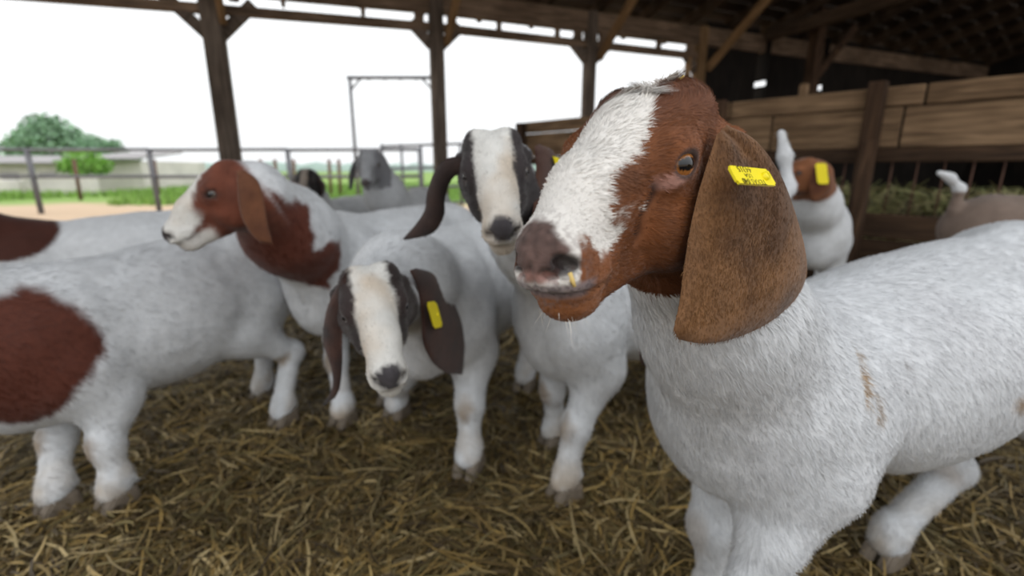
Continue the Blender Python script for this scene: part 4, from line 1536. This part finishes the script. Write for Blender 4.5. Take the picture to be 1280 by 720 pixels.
# goat at the left with a round brown shoulder
c2 = at(34, 440, .93)
G2 = make_goat(dict(
    W=(-.985, 1.02, .530), R=(-.808, 1.372, .570), O=(-1.30, .70, .66), rot=(25, 25, 0), hs=.88, nr=(.07, .085, .11), fat=1.05,
    feet=[atz(150, 632), atz(76, 637), atz(356, 530), atz(331, 499)],
    colour=blaze_col(RB, ([-3, 5, 24], [.5, 2, 3]), None, extra=ball_mark([(c2, .142), (np.array([-1.09, .87, .455]), .12), (np.array([-1.16, .84, .56]), .15), (np.array([-1.27, .73, .62]), .13)], RB)),
    ears=[hang_ear(np.array([-1.30, .70, .66]), head_rot(25, 25, 0), .88, sd, colour=mk_ear_col((.15, .06, .03), (.09, .03, .02), None, 9)) for sd in (1, -1)],
    knee=.8, lr=.95, label='white goat with a large round reddish brown patch over its shoulder'))

# goat behind it
O6, r6 = np.array([-2.02, 1.52, .74]), (60, 20, 0)
G6 = make_goat(dict(
    W=(-1.70, 1.74, .545), R=(-1.27, 1.98, .585), O=O6, rot=r6, hs=.9, res=.010,
    feet=[(-1.66, 1.64, 0), (-1.74, 1.80, 0), (-1.20, 1.90, 0), (-1.30, 2.08, 0)],
    colour=blaze_col(RB * .6, ([-3, 5, 24], [.5, 2, 3]), None, extra=ball_mark([(at(0, 272, 1.62), .150), (at(-60, 250, 1.6), .16), (O6, .12)], RB * .6)),
    ears=[hang_ear(O6, head_rot(*r6), .9, sd, colour=mk_ear_col((.15, .06, .03), (.09, .03, .02), None, 9)) for sd in (1, -1)],
    label='white backed goat with a dark brown neck standing behind the other goats by the yard'))

# two goats out by the yard
O7, r7 = at(386, 226, 2.75), (-10, 25, 0)
G7 = make_goat(dict(
    W=(-1.18, 3.05, .54), R=(-1.10, 3.52, .55), O=O7, rot=r7, hs=.86, res=.010,
    feet=[(-1.10, 3.0, 0), (-1.25, 3.02, 0), (-1.03, 3.52, 0), (-1.17, 3.54, 0)],
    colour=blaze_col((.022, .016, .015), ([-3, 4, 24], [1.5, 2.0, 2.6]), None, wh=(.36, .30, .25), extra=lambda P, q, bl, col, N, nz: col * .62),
    ears=[hang_ear(O7, head_rot(*r7), .86, sd, 13, out=3.0, colour=mk_ear_col((.045, .02, .014), (.02, .012, .01), None, 9)) for sd in (1, -1)],
    label='small dark headed goat with a pale blaze, far back near the yard'))
O8, r8 = at(466, 206, 2.3), (-4, 25, 0)
G8 = make_goat(dict(
    W=(-.57, 2.55, .62), R=(-.50, 3.02, .62), O=O8, rot=r8, hs=.88, res=.010,
    feet=[(-.50, 2.5, 0), (-.65, 2.52, 0), (-.43, 3.0, 0), (-.57, 3.04, 0)],
    colour=lambda P, q, bl, C, N: mixc(C * .62, (.13, .13, .14), np.maximum(head_mask(q, -2, 1.5) * (.55 + .4 * sstep(2, 4, np.abs(q[:, 1]))), .12)),  # white coat darkened to grey, painting in the shade it stands in
    ears=[px_ear(O8, head_rot(*r8), .88, (2.5, 6.4, 4), (.6, 1, 0), [(472, 200), (472, 215), (470, 230)], [(478, 198), (481, 212), (474, 231)], bulge=.006, colour=mk_ear_col((.16, .16, .165), (.09, .09, .095), None, 5)),
          px_ear(O8, head_rot(*r8), .88, (2.5, -6.4, 4), (.8, -1, 0), [(446, 200), (444, 220), (440, 237)], [(441, 202), (436, 218), (436, 236)], bulge=.006, colour=mk_ear_col((.05, .05, .055), (.03, .03, .032), None, 5))],
    label='white goat, coat greyed to show shade, with dark ears looking in from the yard'))

# two goats by the plank fence
O9, r9 = np.array([1.265, 2.04, .715]), (98, 14, 0)
R9 = head_rot(*r9)
G9 = make_goat(dict(
    W=(1.47, 2.32, .61), R=(1.72, 2.78, .62), O=O9, rot=r9, hs=.92, res=.010,
    feet=[(1.54, 2.24, 0), (1.39, 2.32, 0), (1.79, 2.72, 0), (1.66, 2.82, 0)],
    colour=blaze_col((.20, .075, .03), ([-3, 5, 24], [-2, -2, 1]), None, fcut=-4, extra=ball_mark([(O9, .10)], (.20, .075, .03))),
    ears=[hang_ear(O9, R9, .92, sd, 14, colour=mk_ear_col((.16, .06, .025), (.10, .035, .016), None, 9)) for sd in (1, -1)],
    label='white goat with a chestnut head and yellow ear tag standing near the plank fence'))
O10, r10 = np.array([2.62, 1.68, .72]), (-60, 15, 0)
G10 = make_goat(dict(
    W=(2.37, 1.80, .60), R=(2.00, 2.02, .635), O=O10, rot=r10, hs=.9, res=.010,
    feet=[(2.44, 1.86, 0), (2.34, 1.74, 0), (1.96, 2.12, 0), (1.88, 1.98, 0)],
    tail=[(1.87, 2.05, .58), at(1200, 236, 2.05), at(1188, 222, 2.05), at(1174, 216, 2.05)],
    colour=blaze_col(RB, ([-3, 5, 24], [.5, 2, 3]), None, extra=lambda P, q, bl, col, N, nz: mixc(col, (.17, .115, .085), (1 - sstep(.650, .662, P[:, 2]) * sstep(1.93, 1.90, P[:, 0])) * sstep(2.24, 2.2, P[:, 0] + .04 * nz) * sstep(.25, .35, P[:, 2]) * .95)),
    ears=[hang_ear(O10, head_rot(*r10), .9, sd, colour=mk_ear_col((.15, .06, .03), (.09, .03, .02), None, 9)) for sd in (1, -1)],
    label='white tailed goat with a dull brown rump, turned away beside the plank fence'))


# ------------------------------------------------------------------ short coat hair
def add_fur(G, count, lenf, dirf, wfun, width, seed, lift=.3, jit=.25):
    V, F, C, N = fur_mesh('fur', G['V'], G['F'], G['C'], G['N'], count, lenf, dirf, lift, width, seed, jit=jit, wfun=wfun, n_body=G['n_body'])
    me = mesh_np('fur', V - G['base'], F, C, normals=N)
    link('fur', me, M_FUR, G['root'], kind='stuff')


def main_len(P):
    q = MAIN['HL'](P)
    hm = head_mask(q, -1.5, 1.0)
    L = .015 * (1 - hm) + .0066 * hm
    L = np.where((q[:, 0] > 18) & (hm > .5), .0030, L)
    crown = sstep(7.6, 9.2, q[:, 2]) * sstep(2.6, .6, np.abs(q[:, 1] - .2)) * (q[:, 0] < 9) * hm
    L = L + .016 * crown
    de = np.minimum(np.linalg.norm(q - (9.2, 5.0, 3.9), axis=1), np.linalg.norm(q - (9.2, -5.0, 3.9), axis=1))
    L = L * np.where(de < 2.2, .45, 1)
    return L


def main_dir(P, n):
    q = MAIN['HL'](P)
    R_ = MAIN['R']
    hm = head_mask(q, -1.5, 1.0)[:, None]
    dh = np.tile(np.array([-1.0, 0, -.25]), (len(P), 1))
    dh[:, 1] = .35 * np.sign(q[:, 1]) * (np.abs(q[:, 1]) > .4)
    cr = sstep(7.0, 9.0, q[:, 2])[:, None]
    dh = dh * (1 - cr) + cr * (np.array([.1, 0, .9]) + np.stack([0 * P[:, 0], noise(P, 60, 3), 0 * P[:, 0]], 1) * .9)
    dh = dh @ R_.T
    db = -MAIN['a'] * .75 + np.array([0, 0, -.85])
    return dh * hm + db * (1 - hm)


def main_w(P):
    q = MAIN['HL'](P)
    hm = head_mask(q, -1.5, 1.0)
    w = 1 + 2.6 * hm
    w = w * np.where((q[:, 0] > 20.7) & (np.abs(q[:, 1]) < 3.2) & (q[:, 2] > -2.4) & (hm > .5), .05, 1)
    for sd in (1, -1):
        de = np.linalg.norm((q - (EYE * (1, sd, 1) + EDIR * (1, sd, 1) * 1.5)) * (1, .8, 1.3), axis=1)
        w = w * np.where(de < 1.25, 0.0, 1)
    dp = np.linalg.norm((q - (11.0, 4.6, 3.0)) * (.75, .5, 1.5), axis=1)
    w = w * np.where(dp < .8, .25, 1)
    tl = np.abs(q[:, 0] - (11.9 + (2.4 - q[:, 2]) * .35 + .25 * np.sin(q[:, 2] * 2.2)))
    w = w * np.where((tl < .42) & (q[:, 2] > -1.4) & (q[:, 2] < 3.4) & (q[:, 1] > 1.5) & (hm > .5), .0, 1)
    return w


add_fur(MAIN, 230000, main_len, main_dir, main_w, .00055, 1, lift=.2, jit=.16)
for k_, G_ in enumerate((G2, G3, G4, G5)):
    def dirf(P, n, G_=G_):
        hm = head_mask(G_['HL'](P), -1.5, 1.0)[:, None]
        return (-G_['a'] * .7 + np.array([0, 0, -.8])) * (1 - hm) + hm * (G_['R'] @ np.array([-1.0, 0, -.2]))
    def lenf(P, G_=G_):
        hm = head_mask(G_['HL'](P), -1.5, 1.0)
        return .013 * (1 - hm) + .006 * hm
    def wf(P, G_=G_):
        q = G_['HL'](P)
        w = np.where((q[:, 0] > 21) & (q[:, 0] < 26) & (np.abs(q[:, 1]) < 4) & (np.abs(q[:, 2]) < 3), .05, 1.0)
        for sd in (1, -1):
            w = w * np.where(np.linalg.norm(q - (EYE * (1, sd, 1) + EDIR * (1, sd, 1) * 1.4), axis=1) < 1.5, 0, 1)
        return w
    add_fur(G_, 36000, lenf, dirf, wf, .0012, 20 + k_)

# ------------------------------------------------------------------ ear tags
_nn = _n if _n[1] < 0 else -_n
tp = [onplane(x, y, _base + _nn * .024, _nn) for x, y in ((908, 209), (957, 212), (968, 234), (921, 229))]
tc_ = sum(tp) / 4
tx = (tp[1] + tp[2] - tp[0] - tp[3]) / 2
ty = (tp[0] + tp[1] - tp[2] - tp[3]) / 2
rd = unit(tc_ - CAM)
ty = ty - rd * (np.dot(ty, tx) / np.dot(rd, tx))          # square plate, tipped towards the viewer
ear_tag(MAIN, tc_ - rd * .004, tx, ty, np.linalg.norm(tx), np.linalg.norm(ty),
        [('TEXAS 840', -.003, -.0046, .0056), ('USA', -.006, -.0002, .0046), ('44315', -.007, .0046, .0064)], 'yellow plastic ear tag with dark print')


def simple_tag(G, pts, p0, n, lift):
    n = n if np.dot(n, CAM - p0) > 0 else -n
    P_ = [onplane(x, y, p0 + n * lift, n) for x, y in pts]
    c = sum(P_) / 4
    X_ = (P_[1] + P_[2] - P_[0] - P_[3]) / 2
    Y_ = (P_[0] + P_[1] - P_[2] - P_[3]) / 2
    ear_tag(G, c, X_, Y_, np.linalg.norm(X_), np.linalg.norm(Y_), None, 'yellow plastic ear tag')


n4 = unit(R4 @ np.array([.55, 1, .1]))
simple_tag(G4, [(533, 378), (544, 376), (553, 408), (542, 411)], O4 + R4 @ (np.array([3.0, 6.6, 4.0]) * .0088), n4, .016)
n5 = unit(R5 @ np.array([.5, 1, .1]))
simple_tag(G5, [(690, 195), (699, 198), (702, 208), (694, 206)], O5 + R5 @ (np.array([3.0, 6.4, 4.0]) * .0088), n5, .012)
n9 = R9[:, 1]
simple_tag(G9, [(1019, 204), (1033, 204), (1036, 230), (1022, 230)], O9 + R9 @ (np.array([2.2, 8.6, 0]) * .0092), n9, .014)

# ------------------------------------------------------------------ small things on the near goat's face
def prick(name, P, D, L, r, mat, **kw):
    D = unit(D)
    base = np.asarray(P, float)
    return tube(name, [P - base, P - base + D * L * .5 + np.array([0, 0, -.0006]), P - base + D * L], [r, r, r * .6], mat, None, n=6, loc=base, **kw)


nos = MAIN['T']((21.6, 2.25, -.3))
prick('straw_stem', nos, MAIN['R'] @ np.array([.05, .35, -1.0]), .0085, .0015, M_STRAWPIECE, label='short yellow straw stem stuck below the brown headed goat\'s nostril', cat='straw')
cr_ = MAIN['T']((4.6, 2.7, 9.85))
prick('straw_stem', cr_, MAIN['R'] @ np.array([.55, .5, .1]), .010, .0009, M_STRAWPIECE, label='tiny pale straw bit lying on the brown headed goat\'s crown', cat='straw')
# whiskers on the chin
wv, wf_, wn = [], [], 0
for k in range(22):
    sd = rng.choice((-1, 1))
    P_ = MAIN['T']((rng.uniform(18.5, 21.2), sd * rng.uniform(.6, 1.7), rng.uniform(-4.4, -3.4)))
    D_ = unit(MAIN['R'] @ np.array([rng.normal(.5, .4), sd * rng.uniform(.1, .7), -1.0]))
    L_ = rng.uniform(.006, .017)
    sd_ = unit(np.cross(D_, P_ - CAM)) * .00016
    wv += [P_ - sd_, P_ + sd_, P_ + D_ * L_ + np.array([0, 0, -.2]) * L_]
    wf_.append((wn, wn + 1, wn + 2))
    wn += 3
M_WH = mat_plain('whisker', (.62, .58, .52), .5, .4)
link('whiskers', mesh_np('whiskers', np.array(wv) - MAIN['base'], np.array(wf_)), M_WH, MAIN['root'], kind='stuff')
